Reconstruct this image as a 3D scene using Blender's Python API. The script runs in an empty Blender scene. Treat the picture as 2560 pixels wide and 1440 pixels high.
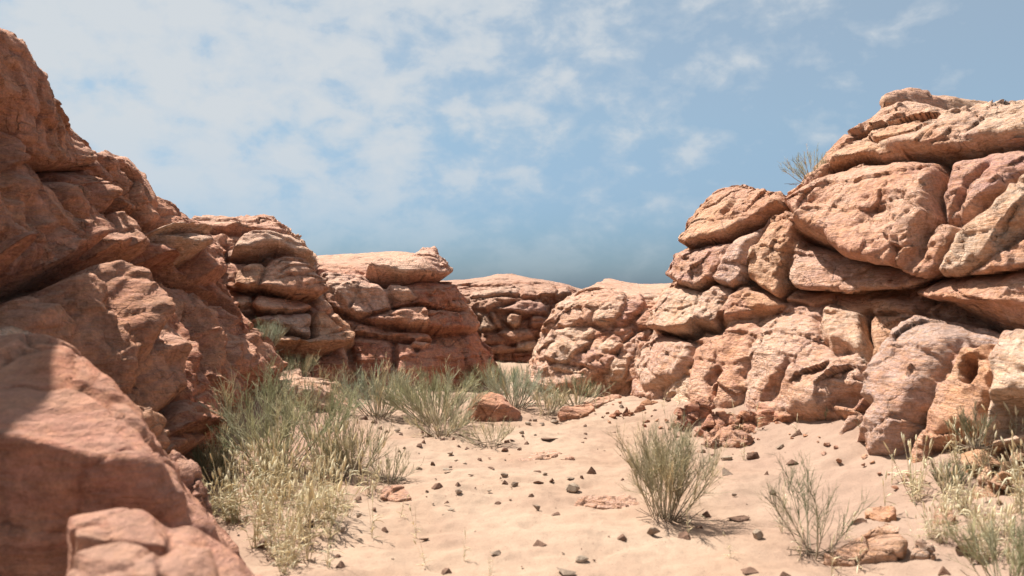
import bpy, bmesh, math, random
import numpy as np
from mathutils import Vector

# ------------------------------------------------------------------ camera model of the place
FPX = 28.0 / 36.0 * 2560.0          # focal length in photo pixels
CX, CY, CAM_H = 1280.0, 720.0, 1.6
SCN = bpy.context.scene
COL = SCN.collection


def W(px, py, Y):
    """a point of the canyon seen at photo pixel px,py and standing Y metres away"""
    return np.array([(px - CX) / FPX * Y, Y, CAM_H - (py - CY) / FPX * Y])


def project(P):
    Y = np.maximum(P[:, 1], 0.3)
    return CX + P[:, 0] / Y * FPX, CY - (P[:, 2] - CAM_H) / Y * FPX, Y


# ------------------------------------------------------------------ numpy noise
_r = np.random.RandomState(7)
_G = _r.normal(size=(256, 3))
_G /= np.linalg.norm(_G, axis=1)[:, None]


def ihash(i, j, k, s=0):
    with np.errstate(over='ignore'):
        h = (i.astype(np.uint32) * np.uint32(73856093)) ^ (j.astype(np.uint32) * np.uint32(19349663)) \
            ^ (k.astype(np.uint32) * np.uint32(83492791)) ^ np.uint32(s * 2654435 + 12345)
        h ^= h >> np.uint32(13)
        h *= np.uint32(0x5bd1e995)
        h ^= h >> np.uint32(15)
        h *= np.uint32(0x27d4eb2d)
        h ^= h >> np.uint32(13)
    return h


def perlin(P, s=0):
    I = np.floor(P).astype(np.int64)
    f = P - I
    u = f * f * f * (f * (f * 6 - 15) + 10)
    out = np.zeros(len(P))
    for a in (0, 1):
        wa = u[:, 0] if a else 1 - u[:, 0]
        for b in (0, 1):
            wb = u[:, 1] if b else 1 - u[:, 1]
            for c in (0, 1):
                wc = u[:, 2] if c else 1 - u[:, 2]
                g = _G[ihash(I[:, 0] + a, I[:, 1] + b, I[:, 2] + c, s) & np.uint32(255)]
                d = g[:, 0] * (f[:, 0] - a) + g[:, 1] * (f[:, 1] - b) + g[:, 2] * (f[:, 2] - c)
                out += wa * wb * wc * d
    return out * 1.5


def fbm(P, oct=4, s=0, gain=0.5, ridged=False):
    o = np.zeros(len(P))
    a = 1.0
    Q = P.copy()
    for k in range(oct):
        n = perlin(Q, s + k)
        if ridged:
            n = 1 - 2 * np.abs(n) * 1.4
        o += a * n
        a *= gain
        Q = Q * 2.03 + 17.1
    return o


def warp(P, amp, scale, s=0):
    Q = P * scale
    return P + amp * np.stack([fbm(Q, 2, s), fbm(Q + 31.7, 2, s + 5), fbm(Q + 71.3, 2, s + 9)], 1)


def worley(P, s=0, jit=0.9):
    """F1, F2, cell hash, vector to the cell centre"""
    I = np.floor(P).astype(np.int64)
    n = len(P)
    F1 = np.full(n, 9.0); F2 = np.full(n, 9.0)
    H = np.zeros(n, np.uint32); V = np.zeros((n, 3))
    for a in (-1, 0, 1):
        for b in (-1, 0, 1):
            for c in (-1, 0, 1):
                h = ihash(I[:, 0] + a, I[:, 1] + b, I[:, 2] + c, s)
                jx = (h & np.uint32(1023)) / 1023.0
                jy = ((h >> np.uint32(10)) & np.uint32(1023)) / 1023.0
                jz = ((h >> np.uint32(20)) & np.uint32(1023)) / 1023.0
                C = np.stack([I[:, 0] + a + .5 + (jx - .5) * jit, I[:, 1] + b + .5 + (jy - .5) * jit, I[:, 2] + c + .5 + (jz - .5) * jit], 1)
                D = P - C
                d = np.sqrt((D * D).sum(1))
                m = d < F1
                F2 = np.where(m, F1, np.minimum(F2, d))
                H = np.where(m, h, H)
                V[m] = D[m]
                F1 = np.where(m, d, F1)
    return F1, F2, H, V


def hrand(H, k):
    z = np.zeros(len(H), np.int64)
    return ihash(H.astype(np.int64), z + k, z + 3 * k + 1, 77).astype(np.float64) / 4294967295.0


def sstep(a, b, x):
    t = np.clip((x - a) / (b - a), 0, 1)
    return t * t * (3 - 2 * t)


def facets(P, scale, s=0):
    """chiselled planes: every cell is a tilted plane; returns relief (about +-0.5) and crack mask (1 in a crack)"""
    F1, F2, H, V = worley(P / scale, s)
    g = np.stack([hrand(H, 1) - .5, hrand(H, 2) - .5, hrand(H, 3) - .5], 1) * 1.7
    return (g * V).sum(1) + (hrand(H, 4) - .5) * .5, 1 - sstep(0.0, 0.06, F2 - F1)


# ------------------------------------------------------------------ mesh helpers
def mesh_from(name, V, F, smooth=True, tint=None, mat=None):
    """V (n,3), F (m,k) arrays of equal-sized faces"""
    V = np.asarray(V, np.float32); F = np.asarray(F, np.int32)
    me = bpy.data.meshes.new(name)
    me.vertices.add(len(V)); me.vertices.foreach_set('co', V.ravel())
    k = F.shape[1]
    me.loops.add(F.size); me.loops.foreach_set('vertex_index', F.ravel())
    me.polygons.add(len(F))
    me.polygons.foreach_set('loop_start', np.arange(0, F.size, k, dtype=np.int32))
    me.polygons.foreach_set('use_smooth', np.full(len(F), smooth))
    me.update(calc_edges=True)
    if tint is not None:
        a = me.color_attributes.new('tint', 'FLOAT_COLOR', 'POINT')
        c = np.ones((len(V), 4), np.float32); c[:, :3] = tint
        a.data.foreach_set('color', c.ravel())
    if mat is not None:
        me.materials.append(mat)
    return me


def link(name, me, parent=None):
    o = bpy.data.objects.new(name, me)
    COL.objects.link(o)
    if parent is not None:
        o.parent = parent
    return o


def tag(o, label=None, cat=None, group=None, kind=None):
    if label: o['label'] = label
    if cat: o['category'] = cat
    if group: o['group'] = group
    if kind: o['kind'] = kind
    return o


def vnormals(V, F):
    a = V[F[:, 0]]; c = V[F[:, 2]]; b = V[F[:, 1]]; d = V[F[:, -1]]
    n = np.cross(c - a, d - b) if F.shape[1] == 4 else np.cross(b - a, c - a)
    N = np.zeros_like(V)
    for k in range(F.shape[1]):
        for ax in range(3):
            N[:, ax] += np.bincount(F[:, k], n[:, ax], len(V))
    return N / np.maximum(np.linalg.norm(N, axis=1), 1e-9)[:, None]


# ------------------------------------------------------------------ materials
def NT(mat):
    nt = mat.node_tree
    def N(t, **kw):
        n = nt.nodes.new(t)
        for k, v in kw.items():
            if k.startswith('i_'):
                n.inputs[k[2:].replace('_', ' ')].default_value = v
            else:
                setattr(n, k, v)
        return n
    return nt, N, nt.links.new


def new_mat(name):
    m = bpy.data.materials.new(name); m.use_nodes = True
    nt, N, L = NT(m)
    b = nt.nodes['Principled BSDF']
    b.inputs['Roughness'].default_value = .9
    b.inputs['Specular IOR Level'].default_value = .15
    return m, nt, N, L, b


def mixc(N, L, fac, a, b, mode='MIX'):
    n = N('ShaderNodeMix', data_type='RGBA', blend_type=mode)
    for sock, v in ((n.inputs[0], fac), (n.inputs[6], a), (n.inputs[7], b)):
        if hasattr(v, 'links') or hasattr(v, 'is_linked'):
            L(v, sock)
        elif isinstance(v, (int, float)):
            sock.default_value = v
        else:
            sock.default_value = (*v, 1)
    return n.outputs[2]


def ramp(N, L, src, stops):
    n = N('ShaderNodeValToRGB')
    e = n.color_ramp.elements
    while len(e) < len(stops): e.new(.5)
    for el, (p, v) in zip(e, stops):
        el.position = p
        el.color = (*v, 1) if not isinstance(v, (int, float)) else (v, v, v, 1)
    L(src, n.inputs[0])
    return n.outputs[0]


def noise(N, L, vec, scale, detail=4, rough=.55, dist=0.0, sc3=None):
    if sc3 is not None:
        mp = N('ShaderNodeMapping'); mp.inputs['Scale'].default_value = sc3
        L(vec, mp.inputs[0]); vec = mp.outputs[0]
    n = N('ShaderNodeTexNoise')
    n.inputs['Scale'].default_value = scale; n.inputs['Detail'].default_value = detail
    n.inputs['Roughness'].default_value = rough; n.inputs['Distortion'].default_value = dist
    L(vec, n.inputs['Vector'])
    return n.outputs[0]


SAND = (.56, .40, .285)


def rock_material(name, stain=.55, dust=.6, fine=1.0, dark=.35, cream=.5, band=.3, lit=1.0, crack=.5):
    m, nt, N, L, b = new_mat(name)
    geo = N('ShaderNodeNewGeometry'); pos = geo.outputs['Position']
    at = N('ShaderNodeAttribute', attribute_name='tint'); col = at.outputs['Color']
    # broad patches of paler and of rustier rock
    p = ramp(N, L, noise(N, L, pos, 1.1, 5, .6, .6), [(.42, 0.), (.58, 1.)])
    f = N('ShaderNodeMath', operation='MULTIPLY'); L(p, f.inputs[0]); f.inputs[1].default_value = cream
    col = mixc(N, L, f.outputs[0], col, (.70, .54, .415))
    p = ramp(N, L, noise(N, L, pos, 1.9, 6, .62, 1.0), [(.50, 0.), (.70, 1.)])
    f = N('ShaderNodeMath', operation='MULTIPLY'); L(p, f.inputs[0]); f.inputs[1].default_value = stain
    col = mixc(N, L, f.outputs[0], col, (.53, .27, .155))
    # pink to mauve zones
    p = ramp(N, L, noise(N, L, pos, .8, 4, .5, .3), [(.48, 0.), (.62, 1.)])
    f = N('ShaderNodeMath', operation='MULTIPLY'); L(p, f.inputs[0]); f.inputs[1].default_value = .4
    col = mixc(N, L, f.outputs[0], col, (.50, .27, .215))
    # thin bedding bands, tilted and warped
    bn = ramp(N, L, noise(N, L, pos, 1.0, 6, .65, .5, (.9, .9, 13)), [(.32, (.62, .55, .50)), (.5, (1, 1, 1)), (.68, (1.22, 1.18, 1.1))])
    col = mixc(N, L, band, col, bn, 'MULTIPLY')
    bn = ramp(N, L, noise(N, L, pos, 2.4, 5, .6, 1.6, (1.4, 1.4, 9)), [(.45, 0.), (.53, 1.), (.58, 0.)])
    f = N('ShaderNodeMath', operation='MULTIPLY'); L(bn, f.inputs[0]); f.inputs[1].default_value = stain * .8
    col = mixc(N, L, f.outputs[0], col, (.53, .27, .12))
    # dark varnish streaks running down the faces
    st = ramp(N, L, noise(N, L, pos, 1.0, 6, .68, .8, (5, 5, 1.1)), [(.54, 0.), (.70, 1.)])
    f = N('ShaderNodeMath', operation='MULTIPLY'); L(st, f.inputs[0]); f.inputs[1].default_value = dark
    col = mixc(N, L, f.outputs[0], col, (.13, .085, .07))
    # blotches and grain
    g = ramp(N, L, noise(N, L, pos, 9, 8, .72), [(.30, .58), (.5, 1.), (.70, 1.3)])
    col = mixc(N, L, .85, col, g, 'MULTIPLY')
    g = ramp(N, L, noise(N, L, pos, 70, 4, .7), [(.3, .72), (.7, 1.25)])
    col = mixc(N, L, .55 * fine, col, g, 'MULTIPLY')
    g = ramp(N, L, noise(N, L, pos, 28, 5, .72), [(.34, .62), (.5, 1.), (.66, 1.25)])
    col = mixc(N, L, .6 * fine, col, g, 'MULTIPLY')
    # sand lying on the flat tops
    sp = N('ShaderNodeSeparateXYZ'); L(geo.outputs['Normal'], sp.inputs[0])
    d = N('ShaderNodeMath', operation='ADD'); L(sp.outputs[2], d.inputs[0])
    nz = N('ShaderNodeMath', operation='MULTIPLY_ADD'); L(noise(N, L, pos, 4, 5, .6), nz.inputs[0]); nz.inputs[1].default_value = .5; nz.inputs[2].default_value = -.25
    L(nz.outputs[0], d.inputs[1])
    dd = ramp(N, L, d.outputs[0], [(.76, 0.), (.97, 1.)])
    f = N('ShaderNodeMath', operation='MULTIPLY'); L(dd, f.inputs[0]); f.inputs[1].default_value = dust
    col = mixc(N, L, f.outputs[0], col, (.52, .335, .245))
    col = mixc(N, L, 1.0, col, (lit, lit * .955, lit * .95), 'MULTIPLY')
    L(col, b.inputs['Base Color'])
    # bump: grain, pits, hairline cracks
    vo = N('ShaderNodeTexVoronoi', feature='DISTANCE_TO_EDGE'); vo.inputs['Scale'].default_value = 1.0
    mp = N('ShaderNodeMapping'); mp.inputs['Scale'].default_value = (2.6, 2.6, 4.2)
    wv = N('ShaderNodeVectorMath', operation='ADD'); nn = N('ShaderNodeTexNoise'); nn.inputs['Scale'].default_value = 2.2; nn.inputs['Detail'].default_value = 5
    L(pos, nn.inputs['Vector']); L(pos, wv.inputs[0])
    sc = N('ShaderNodeVectorMath', operation='SCALE'); sc.inputs['Scale'].default_value = .55; L(nn.outputs['Color'], sc.inputs[0]); L(sc.outputs[0], wv.inputs[1])
    L(wv.outputs[0], mp.inputs[0]); L(mp.outputs[0], vo.inputs['Vector'])
    ck = ramp(N, L, vo.outputs[0], [(0, 0.), (.025, 1.)])
    cm = ramp(N, L, noise(N, L, pos, 1.6, 3), [(.45, 1.), (.6, 0.)])
    ck2 = N('ShaderNodeMath', operation='MAXIMUM'); L(ck, ck2.inputs[0]); L(cm, ck2.inputs[1])
    h1 = noise(N, L, pos, 16, 8, .68)
    h2 = noise(N, L, pos, 2.2, 8, .62, .6, (1.2, 1.2, 6))
    a = N('ShaderNodeMath', operation='MULTIPLY_ADD'); L(h2, a.inputs[0]); a.inputs[1].default_value = 1.6; L(h1, a.inputs[2])
    a2 = N('ShaderNodeMath', operation='MULTIPLY_ADD'); L(ck2.outputs[0], a2.inputs[0]); a2.inputs[1].default_value = crack; L(a.outputs[0], a2.inputs[2])
    bp = N('ShaderNodeBump'); bp.inputs['Strength'].default_value = 1.0 * fine; bp.inputs['Distance'].default_value = .06
    L(a2.outputs[0], bp.inputs['Height']); L(bp.outputs[0], b.inputs['Normal'])
    return m
# ------------------------------------------------------------------ cliffs
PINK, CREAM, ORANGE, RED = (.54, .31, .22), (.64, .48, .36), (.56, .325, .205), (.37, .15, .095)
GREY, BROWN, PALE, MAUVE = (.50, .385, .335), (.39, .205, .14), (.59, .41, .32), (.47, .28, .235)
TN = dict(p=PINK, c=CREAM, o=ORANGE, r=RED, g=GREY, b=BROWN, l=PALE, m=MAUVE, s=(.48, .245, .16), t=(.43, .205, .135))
# the photograph was studied in enlarged windows: (left, top, enlargement)
ZW = {1: (0, 0, 2.), 2: (0, 720, 2.), 3: (440, 500, 2.88), 4: (1100, 640, 3.4288), 5: (1600, 180, 2.3229),
      6: (1600, 700, 1.9458), 7: (820, 940, 2.8795), 8: (500, 880, 2.5714), 9: (0, 0, 1.), 10: (1100, 660, 4.8), 11: (0, 640, 4.)}


def zp(z, pts):
    x0, y0, s = ZW[z]
    return np.array([(x0 + u / s, y0 + v / s) for u, v in pts], float)


def hermite(P, t, tq):
    """cubic through P (k,...) at parameters t, evaluated at tq"""
    T = np.gradient(P, t, axis=0)
    i = np.clip(np.searchsorted(t, tq, side='right') - 1, 0, len(t) - 2)
    h = (t[i + 1] - t[i]); x = (tq - t[i]) / h
    sh = (len(tq),) + (1,) * (P.ndim - 1)
    x = x.reshape(sh); h = h.reshape(sh)
    return ((2 * x**3 - 3 * x**2 + 1) * P[i] + (x**3 - 2 * x**2 + x) * h * T[i]
            + (-2 * x**3 + 3 * x**2) * P[i + 1] + (x**3 - x**2) * h * T[i + 1])


def chord(P):
    d = np.linalg.norm(np.diff(P, axis=0), axis=-1)
    d = d.reshape(d.shape[0], -1).mean(1)
    return np.concatenate([[0], np.cumsum(d)])


def sdf_poly(x, y, pts):
    """signed distance (inside > 0) and 'bottomness' of the nearest edge"""
    n = len(pts)
    best = np.full(len(x), 1e18); dy = np.zeros(len(x))
    inside = np.zeros(len(x), bool)
    for i in range(n):
        x0, y0 = pts[i]; x1, y1 = pts[(i + 1) % n]
        ex, ey = x1 - x0, y1 - y0
        t = np.clip(((x - x0) * ex + (y - y0) * ey) / (ex * ex + ey * ey + 1e-9), 0, 1)
        qx = x0 + t * ex - x; qy = y0 + t * ey - y
        d = qx * qx + qy * qy
        m = d < best
        best = np.where(m, d, best); dy = np.where(m, qy, dy)
        c = ((y0 > y) != (y1 > y)) & (x < ex * (y - y0) / (ey + 1e-12 * (ey == 0)) + x0)
        inside ^= c
    d = np.sqrt(best)
    return np.where(inside, d, -d), dy / np.maximum(d, 1e-6)


def sd_line(x, y, pts):
    """distance to a polyline and whether the point lies below it (picture-down)"""
    best = np.full(len(x), 1e18); below = np.zeros(len(x), bool)
    for (x0, y0), (x1, y1) in zip(pts[:-1], pts[1:]):
        ex, ey = x1 - x0, y1 - y0
        t = np.clip(((x - x0) * ex + (y - y0) * ey) / (ex * ex + ey * ey + 1e-9), 0, 1)
        qx = x - (x0 + t * ex); qy = y - (y0 + t * ey)
        d = qx * qx + qy * qy
        m = d < best
        best = np.where(m, d, best); below = np.where(m, (ex * (y - y0) - ey * (x - x0)) * np.sign(ex + 1e-9) > 0, below)
    return np.sqrt(best), below


def one_piece(B):
    """every block keeps its largest connected patch; the crumbs join their neighbours"""
    B = B.copy()
    for _ in range(6):
        lab = np.arange(B.size).reshape(B.shape)
        same_h = B[:, 1:] == B[:, :-1]; same_v = B[1:] == B[:-1]
        while True:
            old = lab.copy()
            for _k in range(40):
                m = np.minimum(lab[:, 1:], lab[:, :-1])
                lab[:, 1:] = np.where(same_h, m, lab[:, 1:]); lab[:, :-1] = np.where(same_h, np.minimum(lab[:, 1:], lab[:, :-1]), lab[:, :-1])
                m = np.minimum(lab[1:], lab[:-1])
                lab[1:] = np.where(same_v, m, lab[1:]); lab[:-1] = np.where(same_v, np.minimum(lab[1:], lab[:-1]), lab[:-1])
                f = lab.ravel(); f[:] = f[f]
            if (old == lab).all(): break
        u, inv, cnt = np.unique(lab, return_inverse=True, return_counts=True)
        inv = inv.reshape(B.shape)
        key = B.ravel()[u]
        keep = np.zeros(len(u), bool)
        for k in np.unique(key):
            c = np.where(key == k)[0]
            best = c[np.argmax(cnt[c])]
            if k < 0 or cnt[best] > 150: keep[best] = True
        orphan = ~keep[inv]
        if not orphan.any(): break
        while orphan.any():
            done = False
            for ax, sh in ((0, 1), (0, -1), (1, 1), (1, -1)):
                nb = np.roll(B, sh, ax); no = np.roll(orphan, sh, ax)
                ok = orphan & ~no
                if ax == 0: ok[0 if sh == 1 else -1, :] = False
                else: ok[:, 0 if sh == 1 else -1] = False
                if ok.any():
                    B[ok] = nb[ok]; orphan = orphan & ~ok; done = True
            if not done: break
    return B


def cliff(name, label, cat, cols, blocks, mat, spacing, back, mix=.5, base=-.16, strata=(1.0, 1.0, .36), samp=.2,
          rough=1.0, tint0=('p', 'l', 'm'), seed=1, front=.3, top_row=None, pts_warp=7.0, gap=.2, far_top=None, tiltx=0.0, rsc=.8, fsc=(1, 1, .8), lump=1.0, nsm=1, top_lo=.25, dil=6.0, offk=1.0, ledge=.05, lh=.34, lines=(), scoop=1.0):
    """cols: for each station along the cliff, points (px,py,Y) from foot to skyline.
    back: list of world offsets continuing each station over the top."""
    net = []
    for c in cols:
        p = [W(*q) for q in c]
        toward = -np.array([p[0][0], p[0][1], 0]); toward /= np.linalg.norm(toward)
        p = [p[0] + np.array([0, 0, -.7]) + toward * front] + p
        top = p[-1]
        for b in back:
            p.append(top + np.array(b))
        net.append(p)
    net = np.array(net)                              # (nc, nr, 3)
    tu = chord(net[:, :len(cols[0]) + 1]); tv = chord(net[:, :len(cols[0]) + 1].transpose(1, 0, 2))
    ntop = len(cols[0])                              # index of the skyline row
    # rows beyond the skyline get coarser steps
    tvf = np.concatenate([tv, tv[-1] + np.cumsum([np.linalg.norm(b) if i == 0 else np.linalg.norm(np.array(b) - np.array(back[i - 1])) for i, b in enumerate(back)])])
    uq = np.linspace(0, tu[-1], max(8, int(tu[-1] / spacing)))
    v1 = np.linspace(0, tvf[ntop], max(8, int(tvf[ntop] / spacing)))
    v2 = []
    s = spacing; v = v1[-1]
    while v < tvf[-1] - spacing:
        v = min(v + s, tvf[-1]); s *= 1.03; v2.append(v)
    vq = np.concatenate([v1, v2])
    A = hermite(net, tu, uq)                         # (nu, nr, 3)
    B = hermite(A.transpose(1, 0, 2), tvf, vq)       # (nv, nu, 3)
    nv, nu = B.shape[:2]
    P = B.reshape(-1, 3)
    vv = np.repeat(vq, nu)
    idx = np.arange(nv * nu).reshape(nv, nu)
    F = np.stack([idx[:-1, :-1], idx[:-1, 1:], idx[1:, 1:], idx[1:, :-1]], -1).reshape(-1, 4)
    N = vnormals(P, F)
    eye = np.array([0, 0, CAM_H]) - P
    eye /= np.linalg.norm(eye, axis=1)[:, None]
    mid = idx[nv // 3, nu // 2]
    if (N[mid] * eye[mid]).sum() < 0:
        F = F[:, ::-1]; N = -N
    D = N * (1 - mix) + eye * mix
    up = sstep(tvf[ntop] - .05, tvf[ntop] + .8, vv)[:, None]
    D = D * (1 - up) + N * up
    D[:, 2] *= np.where(D[:, 2] < 0, .5, 1)
    D /= np.linalg.norm(D, axis=1)[:, None]
    plate = sstep(tvf[ntop] - top_lo, tvf[ntop] - top_lo + .7, vv)          # 0 on the face, 1 on the plateau behind
    # ---- procedural bedding blocks everywhere
    rs = np.random.RandomState(seed)
    Q = warp(P, .22, .8, seed)
    Q = Q + np.stack([Q[:, 2] * 0, Q[:, 2] * 0, tiltx * Q[:, 0]], 1)
    q = Q / np.array(strata)
    layer = np.floor(q[:, 2])
    q[:, 0] += 7.3 * np.sin(layer * 12.9); q[:, 1] += 5.1 * np.sin(layer * 4.7)
    F1, F2, H, V = worley(q, seed + 3, .75)
    e = F2 - F1
    pill = np.sqrt(np.clip(1 - (1 - np.clip(e / .42, 0, 1)) ** 2, 0, 1))
    fall = base + samp * (pill - .55) + samp * 1.1 * (hrand(H, 9) - .5)
    tintid = (hrand(H, 5) * len(tint0)).astype(int) % len(tint0)
    tint = np.array([TN[k] for k in tint0])[tintid] * (0.88 + .24 * hrand(H, 6))[:, None]
    rel = fall.copy()
    bid = np.full(len(P), -1)
    # ---- traced blocks, carried onto the cliff
    Pm = P + D * .12
    px, py, Y = project(Pm)
    wn = np.stack([px / 70, py / 70, np.full(len(px), seed * 3.3)], 1)
    px = px + pts_warp * fbm(wn, 3, seed); py = py + pts_warp * .8 * fbm(wn + 40, 3, seed + 2)
    mpp = Y / FPX
    for bi, bk in enumerate(blocks):
        z, pts, off, Rt, Rb, tk = bk[:6]
        opt = bk[6] if len(bk) > 6 else {}
        poly = zp(z, pts)
        lo = poly.min(0) - 6 - dil; hi = poly.max(0) + 6 + dil
        m = np.where((px > lo[0]) & (px < hi[0]) & (py > lo[1]) & (py < hi[1]) & (vv < tvf[ntop] + 1.5) & (P[:, 1] > .5))[0]
        if len(m) == 0: continue
        d, bt = sdf_poly(px[m], py[m], poly)
        d = (d + dil) * mpp[m]; off = off * offk
        b = sstep(-.2, .7, bt)
        R = Rt * rsc * (1 - b) + Rb * b
        k = np.clip(d / R, 0, 1)
        prof = np.clip(1 - (1 - k) ** 2.5, 0, 1) ** .58
        cx, cy = (lo + hi) / 2
        ex = (px[m] - cx) * mpp[m]; ey = (py[m] - cy) * mpp[m]
        tx, ty = opt.get('tilt', (rs.uniform(-.12, .12), rs.uniform(-.05, .16)))
        r = -gap + (off + gap + tx * ex + ty * ey) * prof
        if opt.get('hole'):
            r = np.where(d > 0, fall[m] * .2 - off * np.clip(d / Rt, 0, 1), 9)
            w = (d > 0)
            rel[m[w]] = np.minimum(rel[m[w]], rel[m[w]] - off * sstep(0, Rt, d[w]))
            continue
        w = (d > 0) & (r > rel[m])
        mm = m[w]
        rel[mm] = r[w]; bid[mm] = bi
        tt = np.array(TN[tk])
        tint[mm] = tt * (.93 + .14 * rs.rand())
    # soften single-vertex stairs
    Rg = rel.reshape(nv, nu)
    for _ in range(nsm):
        Rs = Rg.copy()
        Rs[1:-1, 1:-1] = (Rg[1:-1, 1:-1] * 4 + Rg[:-2, 1:-1] + Rg[2:, 1:-1] + Rg[1:-1, :-2] + Rg[1:-1, 2:]) / 8
        Rg = Rs
    rel = Rg.ravel()
    Tg = tint.reshape(nv, nu, 3)
    for _ in range(5):
        Tg[1:-1, 1:-1] = (Tg[1:-1, 1:-1] + Tg[:-2, 1:-1] + Tg[2:, 1:-1] + Tg[1:-1, :-2] + Tg[1:-1, 2:]) / 5
    tint = Tg.reshape(-1, 3)
    # ---- traced undercuts, open joints and ribs
    cut = np.zeros(len(P))
    for kind, z, pts, dep, wid in lines:
        ln = zp(z, pts)
        m = np.where((px > ln[:, 0].min() - 60) & (px < ln[:, 0].max() + 60) & (py > ln[:, 1].min() - 90) & (py < ln[:, 1].max() + 140) & (vv < tvf[ntop] + .6) & (P[:, 1] > .5))[0]
        if len(m) == 0: continue
        d, bel = sd_line(px[m], py[m], ln); d = d * mpp[m]
        ends = sstep(ln[:, 0].min() - 12, ln[:, 0].min() + 14, px[m]) * (1 - sstep(ln[:, 0].max() - 14, ln[:, 0].max() + 12, px[m]))
        if kind == 'u':
            r = -dep * np.where(bel, np.clip(1 - d / wid, 0, 1) ** 1.4, 0) * ends
            r += .25 * dep * np.where(~bel, np.clip(1 - d / (wid * .9), 0, 1) ** 1.2, 0) * ends
        elif kind == 'g':
            r = -dep * np.exp(-(d / wid) ** 2)
        else:
            e1 = sstep(ln[0, 0] - 4, ln[0, 0] + 30, px[m]) * (1 - sstep(ln[-1, 0] - 30, ln[-1, 0] + 4, px[m]))
            r = dep * np.where(bel, np.clip(1 - d / (wid * .5), 0, 1), np.clip(1 - d / (wid * 2.2), 0, 1) ** 1.2) * e1
        cut[m] += r
    rel = rel + cut
    # ---- broken facets, ribs and weathering
    qa = warp(P, .07, 2.2, seed + 20)
    fa, ck = facets(qa / np.array(fsc), .5, seed + 11)
    fb, ck2 = facets(warp(P, .035, 5, seed + 4) / np.array(fsc), .19, seed + 12)
    msk = sstep(-.08, .42, fbm(P * .9, 3, seed + 30))
    rel = rel * (1 - np.where(bid >= 0, .1, .88) * plate)
    plate = np.where(bid >= 0, plate * .25, plate)
    face = (1 - .8 * plate)
    rel += face * rough * (.15 * fa * (.4 + .6 * msk) - .03 * ck * msk + .06 * fb * (.15 + .85 * msk) - .014 * ck2 * msk)
    rel += (.35 + .65 * face) * lump * (.03 * fbm(P * 1.3, 3, seed + 40) + .024 * fbm(P * 4.1, 5, seed + 41, .6))
    rel -= face * rough * scoop * (.12 * np.abs(perlin(warp(P, .1, 1.5, seed) * 1.9, seed + 70)) - .02 + .07 * np.abs(perlin(P * 4.6, seed + 71)))
    bed = np.stack([P[:, 0] * 1.1, P[:, 1] * 1.1, (P[:, 2] + tiltx * P[:, 0]) * 13 + 1.6 * fbm(P * 1.1, 3, seed + 50)], 1)
    rel += face * rough * .03 * fbm(bed, 3, seed + 51) * sstep(-.3, .3, fbm(P * .8 + 9, 2, seed + 52))
    # ledges: each bed juts out at its foot and leans back upwards, with a notch under it
    hq = (P[:, 2] + tiltx * P[:, 0] + .16 * fbm(P * .7, 3, seed + 60)) / lh
    lay = np.floor(hq); t = hq - lay
    la = hrand(ihash(lay.astype(np.int64), lay.astype(np.int64) * 0 + seed, lay.astype(np.int64) * 0, 5), 1)
    lm = sstep(-.35, .25, fbm(np.stack([P[:, 0] * .9, P[:, 1] * .9, lay * 3.7], 1), 3, seed + 61))
    rel += face * ledge * (.4 + la) * lm * ((1 - t) * sstep(0, .10, t) * 1.3 - .55 - .5 * (1 - sstep(0, .09, np.minimum(t, 1 - t))))
    X = P + D * rel[:, None]
    # ---- plain sandstone on the plateau
    pl = plate[:, None]
    tint = tint * (1 - pl) + np.array(far_top or (.50, .31, .225)) * pl
    # ---- split into the face and its blocks
    fb_ = bid[F[:, 0]]
    VN = vnormals(X, F)
    root = None
    fb_ = one_piece(fb_.reshape(nv - 1, nu - 1)).ravel()
    for key in [-1] + list(range(len(blocks))):
        sel = F[fb_ == key]
        if len(sel) == 0: continue
        u, inv = np.unique(sel, return_inverse=True)
        nm = name if key < 0 else (blocks[key][6].get('name', 'rock_block') if len(blocks[key]) > 6 else 'rock_block')
        me = mesh_from(nm, X[u], inv.reshape(-1, 4), True, tint[u], mat)
        me.normals_split_custom_set_from_vertices(VN[u].astype(np.float32))
        o = link(nm, me, root)
        if key < 0:
            root = o
            tag(o, label, cat)
    return root


CLIFF_TOPS = {}
MAT_LIT = rock_material('pink_sandstone', stain=.68, dust=.4, cream=.33, dark=.24, lit=1.0)
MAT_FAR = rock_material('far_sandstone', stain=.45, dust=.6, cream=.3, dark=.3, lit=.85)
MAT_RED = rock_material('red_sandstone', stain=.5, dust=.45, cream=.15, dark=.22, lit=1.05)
SLAB, LEDGE = dict(name='cap_slab'), dict(name='ledge')

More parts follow.
